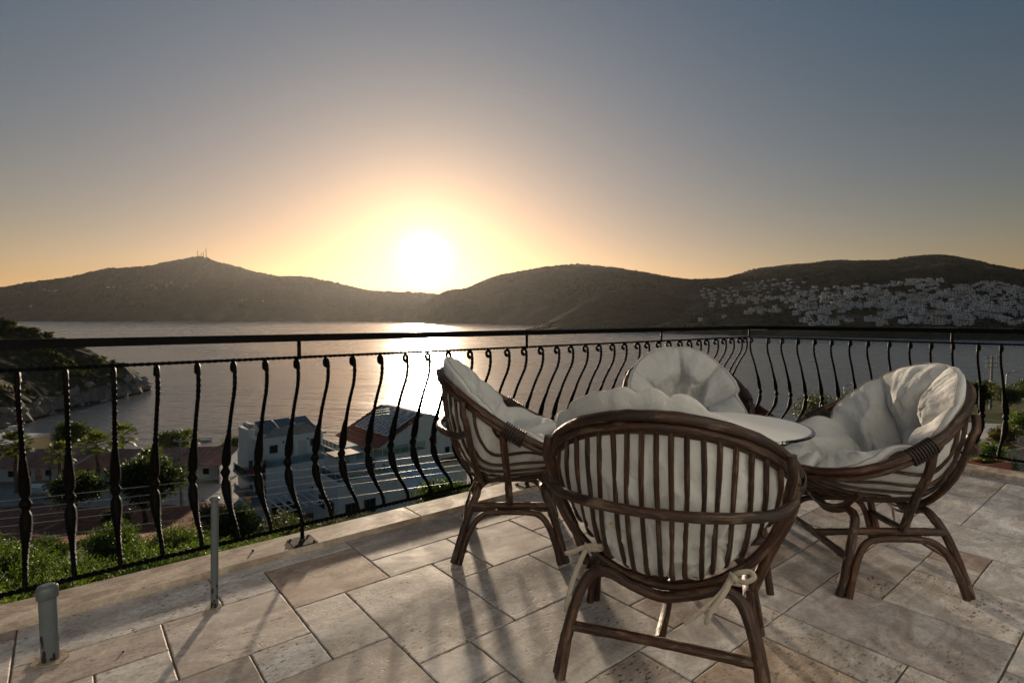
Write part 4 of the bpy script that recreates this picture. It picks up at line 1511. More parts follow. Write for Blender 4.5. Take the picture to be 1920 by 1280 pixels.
# ------------------------------------------------------------------ foliage makers
def leaf_cloud(name, n, rad, leaf, aspect, mat, seed, lobes=9, shell=.55, droop=0.0, flatten=1.0):
    """n leaf faces gathered on uneven lobes inside an ellipsoid of half-axes rad, resting on z = 0"""
    R = np.random.RandomState(seed)
    rad = np.array(rad, float)
    c = R.normal(size=(lobes, 3)); c /= np.linalg.norm(c, axis=1)[:, None]
    c *= R.uniform(.25, .72, (lobes, 1))
    c[:, 2] = c[:, 2] * .8 + .05
    lr = R.uniform(.26, .50, lobes)
    k = R.choice(lobes, n, p=lr ** 2 / (lr ** 2).sum())
    d = R.normal(size=(n, 3)); d /= np.linalg.norm(d, axis=1)[:, None]
    q = c[k] + d * (lr[k] * (shell + (1 - shell) * R.uniform(0, 1, n) ** .5) * (1 + .25 * R.normal(size=n)))[:, None]
    P = q * rad + np.array([0, 0, rad[2] * .92])
    P[:, 2] = np.maximum(P[:, 2], .02)
    a = d + R.normal(scale=.8, size=(n, 3)); a[:, 2] -= droop
    a /= np.linalg.norm(a, axis=1)[:, None]
    b = np.cross(a, R.normal(size=(n, 3))); b /= np.linalg.norm(b, axis=1)[:, None] + 1e-9
    L = leaf * R.uniform(.65, 1.35, n)[:, None]
    w = L * aspect
    nn = np.cross(a, b)
    V = np.stack([P - a * L * .5, P + b * w * .5 + nn * w * .12, P + a * L * .5, P - b * w * .5 + nn * w * .12], 1)
    F = np.arange(4 * n).reshape(n, 4)
    return fast_mesh(name, V.reshape(-1, 3), F, mat)


def trunk_mesh(name, h, r, seed, limbs=4, lean=.15, mat=None):
    R = random.Random(seed)
    mb = MB()
    pts = [(0, 0, -.3)]
    for k in range(1, 5):
        pts.append((R.gauss(0, lean * .4) * h * .25 * k * .4, R.gauss(0, lean * .4) * h * .25 * k * .4, h * k / 4))
    p = catmull(pts, 16)
    mb.tube(p, np.linspace(r, r * .55, 16), 8)
    for k in range(limbs):
        b = p[R.randint(8, 14)]
        a = k * 2 * math.pi / limbs + R.uniform(-.5, .5)
        e = h * R.uniform(.45, .8)
        mb.tube(catmull([b, b + np.array([math.cos(a) * e * .4, math.sin(a) * e * .4, e * .35]), b + np.array([math.cos(a) * e * .75, math.sin(a) * e * .75, e * .9])], 8), np.linspace(r * .5, r * .14, 8), 6)
    return mb.mesh(name, mat)


L_bright = mat_leaf('bright_leaf', (.035, .068, .014), (.12, .165, .042), .4)
L_mid = mat_leaf('mid_leaf', (.028, .055, .016), (.085, .12, .035), .35)
L_olive = mat_leaf('olive_leaf', (.045, .058, .030), (.13, .14, .085), .3)
L_dark = mat_leaf('dark_leaf', (.022, .040, .014), (.075, .10, .034), .3)
L_maquis = mat_leaf('maquis_leaf', (.026, .036, .014), (.085, .088, .036), .25, .8)
L_palm = mat_leaf('palm_leaf', (.05, .075, .02), (.17, .19, .06), .4)
BARK = mat_simple('bark', (.085, .065, .048), .9, var=.35, scale=8, bump=.6, bscale=30)
PBARK = mat_simple('palm_bark', (.16, .105, .07), .95, var=.4, scale=10, bump=.8, bscale=25)

me_bright = [leaf_cloud('foliage', 7500, (1.15, 1.05, .95), .115, .26, L_bright, 100 + k, 14, .4) for k in range(3)]
me_mid = [leaf_cloud('foliage', 6000, (1.2, 1.1, 1.0), .12, .36, L_mid, 110 + k, 12, .45) for k in range(2)]
me_olive = [leaf_cloud('crown', 6500, (2.0, 1.9, 1.6), .17, .34, L_olive, 120 + k, 15, .45) for k in range(3)]
me_dark = [leaf_cloud('crown', 8000, (2.6, 2.4, 2.1), .26, .5, L_dark, 130 + k, 14, .55) for k in range(2)]
me_green = [leaf_cloud('crown', 6500, (2.3, 2.1, 1.8), .22, .5, L_mid, 140 + k, 15, .5) for k in range(2)]
tr_small = [trunk_mesh('trunk', 1.6, .16, 150 + k, 5, .3, BARK) for k in range(2)]
tr_shrub = [trunk_mesh('stem', .8, .05, 160 + k, 5, .4, BARK) for k in range(2)]


def tree(name, label, cat, pos, s, crown, trunk, lift, seed, group=None, sz=1.0):
    R = random.Random(seed)
    t = thing(name, label, cat, pos, R.uniform(0, 6.28), group)
    link('trunk' if cat == 'tree' else 'stem', trunk, t, (0, 0, 0), None, s)
    link('crown' if cat == 'tree' else 'foliage', crown, t, (0, 0, lift), None, (s, s, s * sz))
    return t


def on_land(px, d):
    x = (px - 960) / FPX * d
    return Vector((x, d, float(land_z(x, d))))


# headland with its scrub and shore rocks
def build_headland():
    xs = np.arange(-330, -112, 1.4); ys = np.arange(108, 236, 1.4)
    X, Y = np.meshgrid(xs, ys)
    Z = head_z(X, Y)
    P = np.stack([X, Y, Z], -1)
    idx = np.arange(X.size).reshape(X.shape)
    F = np.stack([idx[:-1, :-1], idx[:-1, 1:], idx[1:, 1:], idx[1:, :-1]], -1).reshape(-1, 4)
    m = Mat('headland_rock', rough=.95, spec=.15)
    v = m.coord('Object')
    n = m.noise(v, .5, 6, .7, .5)
    n2 = m.noise(v, 2.5, 4, .7)
    sp = m.n('SeparateXYZ'); m.L.new(v, sp.inputs[0])
    rock = m.ramp(n, [(.3, (.15, .135, .12)), (.6, (.30, .275, .25)), (.75, (.42, .39, .36))])
    green = m.ramp(n, [(.3, (.028, .034, .014)), (.7, (.085, .078, .042))])
    zz = m.math('ADD', sp.outputs[2], m.math('MULTIPLY', n, 9.0))
    c = m.mix(m.math('MULTIPLY', m.math('GREATER_THAN', zz, -16.5), m.ramp(n, [(.56, 1.0), (.64, .25)])), rock, green)
    wet = m.math('LESS_THAN', sp.outputs[2], SEA + .55)
    c = m.mix(wet, c, (.05, .045, .038))
    m.col(c)
    m.bump(m.math('ADD', n, m.math('MULTIPLY', n2, .4)), 1.0, .9)
    o = link('headland', fast_mesh('headland', P.reshape(-1, 3), F, m.m, smooth=False))
    tag(o, 'rocky scrub covered headland running into the bay on the left', None, None, 'structure')
    R = np.random.RandomState(9)
    x = R.uniform(-300, -116, 26000); y = R.uniform(112, 228, 26000)
    d = head_dist(x, y)
    k = (d > 3.2) & (fbm(x / 11, y / 11, 3, 3) + R.uniform(-.55, .6, 26000) + np.clip((d - 14) / 25, -.3, .5) > .18)
    x, y = x[k][:3600], y[k][:3600]
    pts = np.stack([x, y, head_z(x, y)], -1)
    # each clump: a handful of leaf faces on a small dome
    nl = 34
    c = len(pts)
    rr = R.uniform(.5, 1.7, c)
    dd = R.normal(size=(c, nl, 3)); dd /= np.linalg.norm(dd, axis=2, keepdims=True); dd[..., 2] = np.abs(dd[..., 2]) * .9
    q = pts[:, None, :] + dd * rr[:, None, None] * R.uniform(.6, 1.08, (c, nl, 1))
    a = R.normal(size=(c, nl, 3)); a /= np.linalg.norm(a, axis=2, keepdims=True)
    b = np.cross(a, dd + .3 * R.normal(size=(c, nl, 3))); b /= np.linalg.norm(b, axis=2, keepdims=True) + 1e-9
    L = .42 * (rr[:, None, None] ** .5) * R.uniform(.6, 1.3, (c, nl, 1))
    V = np.stack([q - a * L, q + b * L * .7, q + a * L, q - b * L * .7], 2).reshape(-1, 3)
    o = link('headland_scrub', fast_mesh('headland_scrub', V, np.arange(len(V)).reshape(-1, 4), L_maquis))
    tag(o, 'dark green scrub covering the headland', None, None, 'stuff')
    # boulders along the shore
    rocks = []
    for k in range(4):
        Rk = np.random.RandomState(40 + k)
        mb = MB()
        rows, cols = 6, 8
        Pk = np.array([[(math.sin(math.pi * (i + .02) / 5.04) * math.cos(2 * math.pi * j / cols), math.sin(math.pi * (i + .02) / 5.04) * math.sin(2 * math.pi * j / cols), math.cos(math.pi * (i + .02) / 5.04)) for j in range(cols)] for i in range(rows)])
        Pk *= 1 + Rk.uniform(-.28, .25, (rows, cols, 1))
        mb.grid(Pk, True, smooth=False)
        rocks.append(mb.mesh('boulder', bpy.data.materials['headland_rock']))
    rm = mat_simple('shore_rock', (.30, .275, .25), .95, var=.35, scale=1.2, bump=.8, bscale=6)
    for q in rocks: q.materials[0] = rm
    Rr = random.Random(17)
    cnt = 0
    t = 0.02
    while cnt < 90:
        seg = Rr.randint(0, 6)
        (ax, ay), (bx, by) = HS[seg], HS[seg + 1]
        f = Rr.random()
        inl = Rr.uniform(-.6, 2.5)
        dx, dy = bx - ax, by - ay
        ln = math.hypot(dx, dy)
        x, y = ax + dx * f - dy / ln * inl, ay + dy * f + dx / ln * inl
        s = Rr.uniform(.45, 1.5)
        z = max(float(head_z(np.array(x), np.array(y))), SEA - .1)
        o = link('boulder', Rr.choice(rocks), None, (x, y, z), (Rr.uniform(-.4, .4), Rr.uniform(-.4, .4), Rr.uniform(0, 6)), (s * Rr.uniform(.8, 1.5), s, s * Rr.uniform(.5, .9)))
        tag(o, 'pale boulder on the rocky shore of the headland', 'rock', 'boulders along the headland shore')
        cnt += 1


build_headland()

# ------------------------------------------------------------------ shrubs below the railing
Rs = random.Random(31)
spots = []
for row, (d, px0, px1, n, s0, s1) in enumerate([(11.5, -120, 360, 9, .75, .95), (15, -160, 520, 12, .8, 1.1), (20, -160, 500, 11, .75, 1.15), (27, 150, 620, 8, .75, 1.25), (33, -100, 480, 7, .5, 1.0)]):
    for k in range(n):
        px = px0 + (px1 - px0) * (k + Rs.uniform(.1, .9)) / n
        spots.append((px, d + Rs.uniform(-1.5, 1.5), Rs.uniform(s0, s1), row))
for k, (px, d, s, row) in enumerate(spots):
    br = Rs.random() < (.85 if row < 3 else .35)
    me = Rs.choice(me_bright if br else me_mid)
    p = on_land(px, d)
    lab = ('bright green leafy shrub on the slope just below the railing' if br else 'dull green shrub on the slope below the railing')
    tree('shrub', lab, 'shrub', p, s * (1.25 if row > 1 else 1.15), me, Rs.choice(tr_shrub), .05, 300 + k, 'bright shrubs below the railing' if br else 'dull green shrubs below the railing', 1.15)

# olive and other trees, each placed by where it stands
TREES = [  # px, depth, scale, kind, label
    (128, 66, 1.35, 'dark', 'dark bushy tree beside the white speedboat on red earth'),
    (262, 64, 1.75, 'dark', 'big round dark green tree on the red earth plot'),
    (205, 60, .62, 'dark', 'small dark bush at the edge of the red earth'),
    (390, 52, 1.2, 'olive', 'olive tree left of the white block house'),
    (430, 46, 1.05, 'green', 'green tree at the corner of the white block house'),
    (345, 84, 1.0, 'olive', 'slender olive tree in the yard beside the utility pole'),
    (312, 96, 1.2, 'dark', 'dark tree behind the sheds by the water'),
    (120, 98, 1.4, 'dark', 'dark tree behind the red roofed sheds on the left'),
    (690, 44, 1.05, 'olive', 'feathery grey green tree in front of the white terraces'),
    (610, 38, 1.0, 'olive', 'olive tree below the white pergola'),
    (520, 36, 1.0, 'olive', 'low olive tree at the foot of the white block house'),
    (740, 34, .75, 'olive', 'small olive tree right of the feathery tree'),
    (850, 46, 1.6, 'green', 'broad green tree beside the gabled house behind the left chair'),
    (905, 40, 1.2, 'green', 'green tree half hidden behind the left chair'),
    (660, 84, .9, 'green', 'small tree between the two white houses by the sea'),
    (432, 92, 1.1, 'dark', 'dark tree at the end of the sheds by the beach'),
    (760, 24, .8, 'green', 'leafy tree just below the coping behind the railing'),
    (1465, 46, 1.2, 'olive', 'left one of two olive trees in front of the sea right of the far chair'),
    (1538, 47, 1.4, 'olive', 'right, larger one of two olive trees in front of the sea'),
    (1620, 50, .8, 'dark', 'dark low tree behind the right chair'),
    (1840, 62, .85, 'dark', 'dense dark tree left of the utility pole on the right'),
    (1895, 58, .95, 'olive', 'grey green olive tree right of the utility pole'),
    (1945, 60, .85, 'dark', 'dark tree at the right edge of the view'),
    (1790, 66, .8, 'dark', 'dark tree behind the cushion of the right chair'),
    (1995, 40, .8, 'green', 'green tree just outside the right edge'),
]
KIND = {'dark': (me_dark, 1.3), 'olive': (me_olive, 1.1), 'green': (me_green, 1.2)}
for k, (px, d, s, kind, lab) in enumerate(TREES):
    mes, lift = KIND[kind]
    tree('tree', lab, 'tree', on_land(px, d), s, mes[k % len(mes)], tr_small[k % 2], lift * s * (.55 if kind == 'dark' else .8), 500 + k)


# ------------------------------------------------------------------ palms
def palm_crown(seed):
    R = np.random.RandomState(seed)
    V, F = [], []
    for k in range(46):
        az = k * 2.39996 + R.uniform(-.2, .2)
        el = math.radians(78 - 118 * (k / 46) + R.uniform(-8, 8))
        d = np.array([math.cos(az) * math.cos(el), math.sin(az) * math.cos(el), math.sin(el)])
        pl = R.uniform(.7, 1.0)
        tip = d * pl + np.array([0, 0, -.18 * pl * (1 - math.sin(el)) * .5])
        side = np.cross(d, [0, 0, 1.0]); side /= np.linalg.norm(side) + 1e-9
        o = len(V)
        w = .018
        V += [side * w, -side * w, tip - side * w, tip + side * w]; F.append((o, o + 1, o + 2, o + 3))
        up = np.cross(side, d)
        n = 13
        for j in range(n):
            a = (j / (n - 1) - .5) * 2.7
            q = d * math.cos(a) + side * math.sin(a)
            L = R.uniform(.62, .85) * (1 - .18 * abs(a))
            e1 = tip + q * L * .6 + up * .03
            e2 = tip + q * L + np.array([0, 0, -.16 - .1 * abs(a)]) * L
            wv = np.cross(q, up); wv /= np.linalg.norm(wv) + 1e-9
            o = len(V)
            V += [tip, e1 + wv * .045, e2, e1 - wv * .045]; F.append((o, o + 1, o + 2, o + 3))
    return fast_mesh('fronds', np.array(V), np.array(F), L_palm)


def palm_trunk(h, seed):
    R = random.Random(seed)
    n = int(h / .12)
    p = [(0.05 * math.sin(k * .2), 0.05 * math.cos(k * .15) - .05, h * k / n) for k in range(n + 1)]
    r = [(.24 - .04 * k / n + (.03 if k % 2 else 0)) * (1.3 if k < 2 else 1) for k in range(n + 1)]
    mb = MB().tube(p, r, 9, smooth=False)
    return mb.mesh('trunk', PBARK)


pc = [palm_crown(200 + k) for k in range(3)]
PALMS = [(20, 76, 830, 1.05, 'leftmost palm, by the bright building at the left edge'), (103, 77, 848, .95, 'palm with a short shaggy trunk behind the speedboat bow'), (174, 79, 832, 1.05, 'palm with a tall trunk in front of the red roofs'),
         (223, 99, 816, 1.25, 'palm rising behind the red roofs against the water'), (275, 78, 866, 1.25, 'bushy low palm beside the blue tank'), (345, 100, 826, 1.15, 'palm behind the sheds left of the white block house'), (153, 90, 838, .9, 'small palm behind the tall trunked palm')]
for k, (px, d, ty, s, lab) in enumerate(PALMS):
    p = on_land(px, d)
    zt = EYE + (595 - ty) / FPX * d
    h = max(1.2, zt - p.z - .3)
    t = thing('palm_tree', lab, 'palm', p, k * 1.3, 'palms along the beach yard')
    link('trunk', palm_trunk(h, 210 + k), t)
    link('crown', pc[k % 3], t, (0, 0, h), None, s * 1.45)
    sk = leaf_cloud('dead_fronds', 160, (.42, .42, .5), .5, .2, PBARK, 220 + k, 5, .7, .8)
    link('dead_fronds', sk, t, (0, 0, h - .95))
# ------------------------------------------------------------------ houses on the shore
def mat_stained(name, col):
    m = Mat(name, .88, spec=.2)
    v = m.coord('Object', rand=13.0)
    vz = m.coord('Object', scale=(1.6, 1.6, .16), rand=13.0)
    c = m.ramp(m.noise(v, .9, 5, .6), [(.3, [x * .88 for x in col]), (.7, col)])
    c = m.mix(m.ramp(m.noise(vz, 1.4, 6, .7), [(.54, 0.0), (.76, .55)]), c, [x * .55 for x in col])
    m.col(c)
    m.bump(m.noise(v, 20, 4, .6), .15, .01)
    return m.m


WHITE = mat_stained('house_white', (.82, .85, .86))
TRIM = mat_simple('house_trim', (.28, .33, .35), .7, var=.1, scale=2)
FLOORC = mat_simple('roof_terrace', (.36, .40, .41), .8, var=.15, scale=1.5)
DARKW = mat_simple('window_pane', (.025, .032, .036), .12, var=.3)
FRAME = mat_simple('window_frame', (.16, .12, .10), .6, var=.2)
DOORW = mat_simple('white_door', (.62, .64, .64), .6, var=.06)
RED = mat_simple('red_tile', (.27, .095, .062), .85, var=.3, scale=3, bump=.4, bscale=12)
STONE = mat_simple('pale_stone', (.38, .36, .33), .9, var=.35, scale=2.5, bump=.7, bscale=8)
PANEL = mat_simple('solar_collector', (.17, .175, .18), .22, .1, var=.25, scale=2)
ALU = mat_simple('aluminium', (.50, .52, .53), .35, .7, var=.1)
PAINT = mat_simple('white_paint', (.76, .77, .77), .5, var=.05)
GLASSP = mat_glass('balcony_glass', (.72, .86, .86), .02, .6)
BLACKP = mat_simple('black_plastic', (.015, .015, .016), .4)
REDC = mat_simple('red_cloth', (.30, .035, .03), .9, var=.2)
HR = .72      # turn of the shore houses


class House:
    def __init__(s, name, label, cat, px, d, z):
        s.o = thing(name, label, cat, ((px - 960) / FPX * d, d, z), HR)

    def box(s, name, mat, x0, x1, y0, y1, z0, z1, parent=None):
        cx, cy, cz = (x0 + x1) / 2, (y0 + y1) / 2, (z0 + z1) / 2
        return MB().box((cx, cy, cz), (x1 - x0, y1 - y0, z1 - z0)).build(name, mat, parent or s.o)

    def window(s, face, a, z0, w, h, depth=.06, frame=None, pane=None, plane=0.0):
        """face 'x': on a wall lying along local x at y = plane, looking to -y; 'y': wall along y at x = plane looking to -x"""
        f, g = MB(), MB()
        t = .09
        def put(mb, a0, a1, z0_, z1_, off, th):
            c = ((a0 + a1) / 2, plane - off, (z0_ + z1_) / 2) if face == 'x' else (plane - off, (a0 + a1) / 2, (z0_ + z1_) / 2)
            sz = (a1 - a0, th, z1_ - z0_) if face == 'x' else (th, a1 - a0, z1_ - z0_)
            mb.box(c, sz)
        put(f, a, a + w, z0, z0 + t, depth / 2, depth + .02); put(f, a, a + w, z0 + h - t, z0 + h, depth / 2, depth + .02)
        put(f, a, a + t, z0 + t, z0 + h - t, depth / 2, depth + .02); put(f, a + w - t, a + w, z0 + t, z0 + h - t, depth / 2, depth + .02)
        if w > 1.2: put(f, a + w / 2 - t / 2, a + w / 2 + t / 2, z0 + t, z0 + h - t, depth / 2, depth + .01)
        q = f.build('window', frame or FRAME, s.o)
        put(g, a + t, a + w - t, z0 + t, z0 + h - t, .018, .03)
        g.build('pane', pane or DARKW, q)
        return q

    def glass_rail(s, pts, z, h=1.0, name='glass_railing'):
        fr = MB()
        for (a, b) in zip(pts[:-1], pts[1:]):
            a, b = Vector((*a, z)), Vector((*b, z))
            L = (b - a).length
            n = max(1, int(round(L / 1.3)))
            ang = math.atan2(b.y - a.y, b.x - a.x)
            fr.box((a + b) / 2 + Vector((0, 0, h)), (L, .05, .05), ang)
            for k in range(n + 1):
                fr.box(a.lerp(b, k / n) + Vector((0, 0, h / 2)), (.05, .05, h - .03), ang)
        q = fr.build(name, ALU, s.o)
        for (a, b) in zip(pts[:-1], pts[1:]):
            a, b = Vector((*a, z)), Vector((*b, z))
            L = (b - a).length
            n = max(1, int(round(L / 1.3)))
            ang = math.atan2(b.y - a.y, b.x - a.x)
            for k in range(n):
                c = a.lerp(b, (k + .5) / n) + Vector((0, 0, h * .5))
                MB().box(c, (L / n - .12, .014, h - .14), ang).build('pane', GLASSP, q)


def collectors(h, x0, y0, z, cols, rows, w, l, tilt, gap=.12, rz=0.0):
    """a tilted rack of solar collectors; each one a part"""
    for r in range(rows):
        for c in range(cols):
            R = Matrix.Rotation(rz, 3, 'Z') @ Matrix.Rotation(tilt, 3, 'X')
            p = Vector((x0 + c * (w + gap), y0 + r * (l + .5), z))
            o = MB().box((0, 0, 0), (w, l, .09)).build('solar_collector', ALU, h.o)
            o.location = p; o.rotation_euler = R.to_euler()
            k = MB()
            for q in range(5): k.box((-w / 2 + (q + .5) * w / 5, 0, .05), (w / 5 - .05, l - .1, .02))
            k.build('absorber', PANEL, o)


def build_block_house():
    h = House('block_house', 'white block house with tilted solar collectors on its roof and red balcony', 'house', 486, 66, -23.4)
    Z1, Z2 = 6.8, 9.5                                     # roof terrace, penthouse top
    h.box('body', WHITE, -.3, 9.6, -2.6, 9.4, 0, Z1)
    h.box('terrace_floor', FLOORC, -.3, 9.6, -2.6, 9.4, Z1 + .004, Z1 + .06)
    h.box('penthouse', WHITE, 0, 7.6, 0, 8.2, Z1 + .06, Z2)
    h.box('cornice', WHITE, -.35, 7.95, -.35, 8.5, Z2 + .003, Z2 + .32)
    # stone-clad parapet triangle and sloping roof edges above the cornice
    mb = MB()
    mb.add([(.1, .1, Z2 + .32), (7.6, .1, Z2 + .32), (5.2, .1, Z2 + 1.7), (1.6, .1, Z2 + 1.3), (.1, .5, Z2 + .32), (7.6, .5, Z2 + .32), (5.2, .5, Z2 + 1.7), (1.6, .5, Z2 + 1.3)],
           [(0, 1, 2, 3), (7, 6, 5, 4), (3, 2, 6, 7), (0, 3, 7, 4), (2, 1, 5, 6)])
    mb.build('parapet', STONE, h.o)
    mb = MB()
    mb.add([(.0, .6, Z2 + .33), (7.7, .6, Z2 + .33), (7.7, 8.3, Z2 + .33), (0, 8.3, Z2 + .33), (.6, 4.4, Z2 + 1.5), (7.0, 4.4, Z2 + 1.5)], [(0, 1, 5, 4), (1, 2, 5), (2, 3, 4, 5), (3, 0, 4)])
    mb.build('roof', FLOORC, h.o)
    h.box('stair_tower', WHITE, -.9, -.02, 2.4, 6.4, Z1 + .06, Z2 + 1.1)
    collectors(h, 1.15, 1.5, Z2 + 1.45, 3, 1, 2.05, 2.9, math.radians(24), .18, .12)
    MB().tube([(-.45, 3.0, Z2 + 1.5), (-.45, 4.9, Z2 + 1.5)], .34, 14).build('water_tank', ALU, h.o)
    h.window('x', .9, Z1 + 1.1, 1.0, 1.0, plane=0.0)
    h.window('x', 5.9, Z1 + 1.3, .95, .95, plane=0.0)
    for a in (2.9, 4.4):
        d = h.box('door', DOORW, a, a + 1.05, -.05, .0, Z1 + .08, Z1 + 2.15)
        MB().box((a + .9, -.08, Z1 + 1.1), (.05, .06, .16)).build('handle', ALU, d)
    for x, z in ((2.5, Z1 + 2.2), (5.55, Z1 + 2.2)):
        h.box('wall_lamp', BLACKP, x, x + .16, -.13, -.0, z, z + .24)
    h.glass_rail([(-.2, 9.2), (-.2, -2.5), (9.5, -2.5), (9.5, 9.0)], Z1 + .06, .95)
    # balconies on the left front
    for z, nm in ((Z1 - 1.6, 'balcony'), (Z1 - 4.2, 'balcony')):
        b = h.box(nm, TRIM, -2.0, -.302, -2.4, 5.0, z, z + .28)
        for y in (-1.6, 1.0, 3.4):
            MB().box((-.33, y, z + 1.15), (.05, 1.5, 1.7)).build('pane', DARKW, b)
        MB().box((-1.95, 1.3, z + .78), (.03, 7.2, .9)).build('glass_screen', GLASSP, b)
    h.box('red_awning', REDC, -1.7, -.5, -1.9, .6, Z1 - .9, Z1 - .55)
    h.window('x', 6.6, 4.2, 1.3, 1.2, plane=-2.6)
    # air conditioners in pairs
    for (x, z) in ((5.3, 4.3), (6.5 - .4, 5.3), (4.7, 3.2), (5.8, 3.1)):
        a = h.box('air_conditioner', PAINT, x, x + .85, -2.95, -2.6, z, z + .58)
        MB().lathe((0, 0, 0), [(.23, 0), (.23, .02)], 14).build('fan_grille', BLACKP, a).location = (x + .35, -2.965, z + .29)
        a.children[0].rotation_euler = (math.pi / 2, 0, 0)
    # dark ground-floor openings
    for a in (0.2, 1.9): h.window('x', a, .3, 1.4, 2.1, plane=-2.6)


def build_terrace_house():
    h = House('terraced_house', 'low white house with glass railed roof terraces below the gabled house', 'house', 629, 58, -22.6)
    Z = 5.6
    h.box('body', WHITE, 0, 8.2, 0, 6.9, 0, Z)
    h.box('roof_deck', FLOORC, 0, 8.2, 0, 6.9, Z + .004, Z + .06)
    h.box('parapet', WHITE, -.05, .3, -.05, 6.95, Z + .062, Z + .42)
    h.box('parapet', WHITE, .302, 8.2, -.05, .28, Z + .062, Z + .42)
    h.box('upper_body', WHITE, 3.2, 14.5, 5.4, 13, 0, Z + .9)
    h.box('upper_deck', FLOORC, 3.2, 14.5, 5.4, 13, Z + .904, Z + .96)
    h.box('roof_canopy', BLACKP, 1.3, 4.4, 3.6, 6.4, Z + 2.25, Z + 2.4)
    h.box('canopy_wall', WHITE, 1.5, 4.2, 5.9, 6.2, Z + .07, Z + 2.24)
    h.glass_rail([(3.3, 13), (3.3, 5.5), (14.4, 5.5)], Z + .96, 1.05)
    h.glass_rail([(.5, 6.8), (.5, .5), (8.0, .5)], Z + .062, 1.0)
    for a in (.8, 3.0): h.window('x', a, 2.0, 1.4, 1.6, plane=0.0)
    for a in (1.0, 3.6): h.window('y', a, 2.3, 1.5, 1.4, plane=0.0)
    # black water tank on its side with a frame
    t = MB().tube([(6.4, 3.0, Z + .75), (6.4, 4.7, Z + .75)], .55, 18).build('water_tank', BLACKP, h.o)
    MB().tube([(6.4, 2.96, Z + .75), (6.4, 3.0, Z + .75)], [.5, .56], 18).build('tank_end', PAINT, t)
    # lean-to roofs with pale panels at the right front
    for k in range(3):
        mb = MB()
        x0 = 8.3 + k * 2.3
        mb.add([(x0, -.5, 3.6), (x0 + 2.2, -.5, 3.6), (x0 + 2.2, 4, 5.0), (x0, 4, 5.0), (x0, -.5, 3.5), (x0 + 2.2, -.5, 3.5), (x0 + 2.2, 4, 4.9), (x0, 4, 4.9)], [(0, 1, 2, 3), (7, 6, 5, 4), (0, 4, 5, 1), (1, 5, 6, 2), (2, 6, 7, 3), (3, 7, 4, 0)])
        mb.build('lean_to_roof', PAINT, h.o)
    h.box('lean_to_wall', WHITE, 8.3, 15.1, 0.2, 4.2, 0, 3.55)


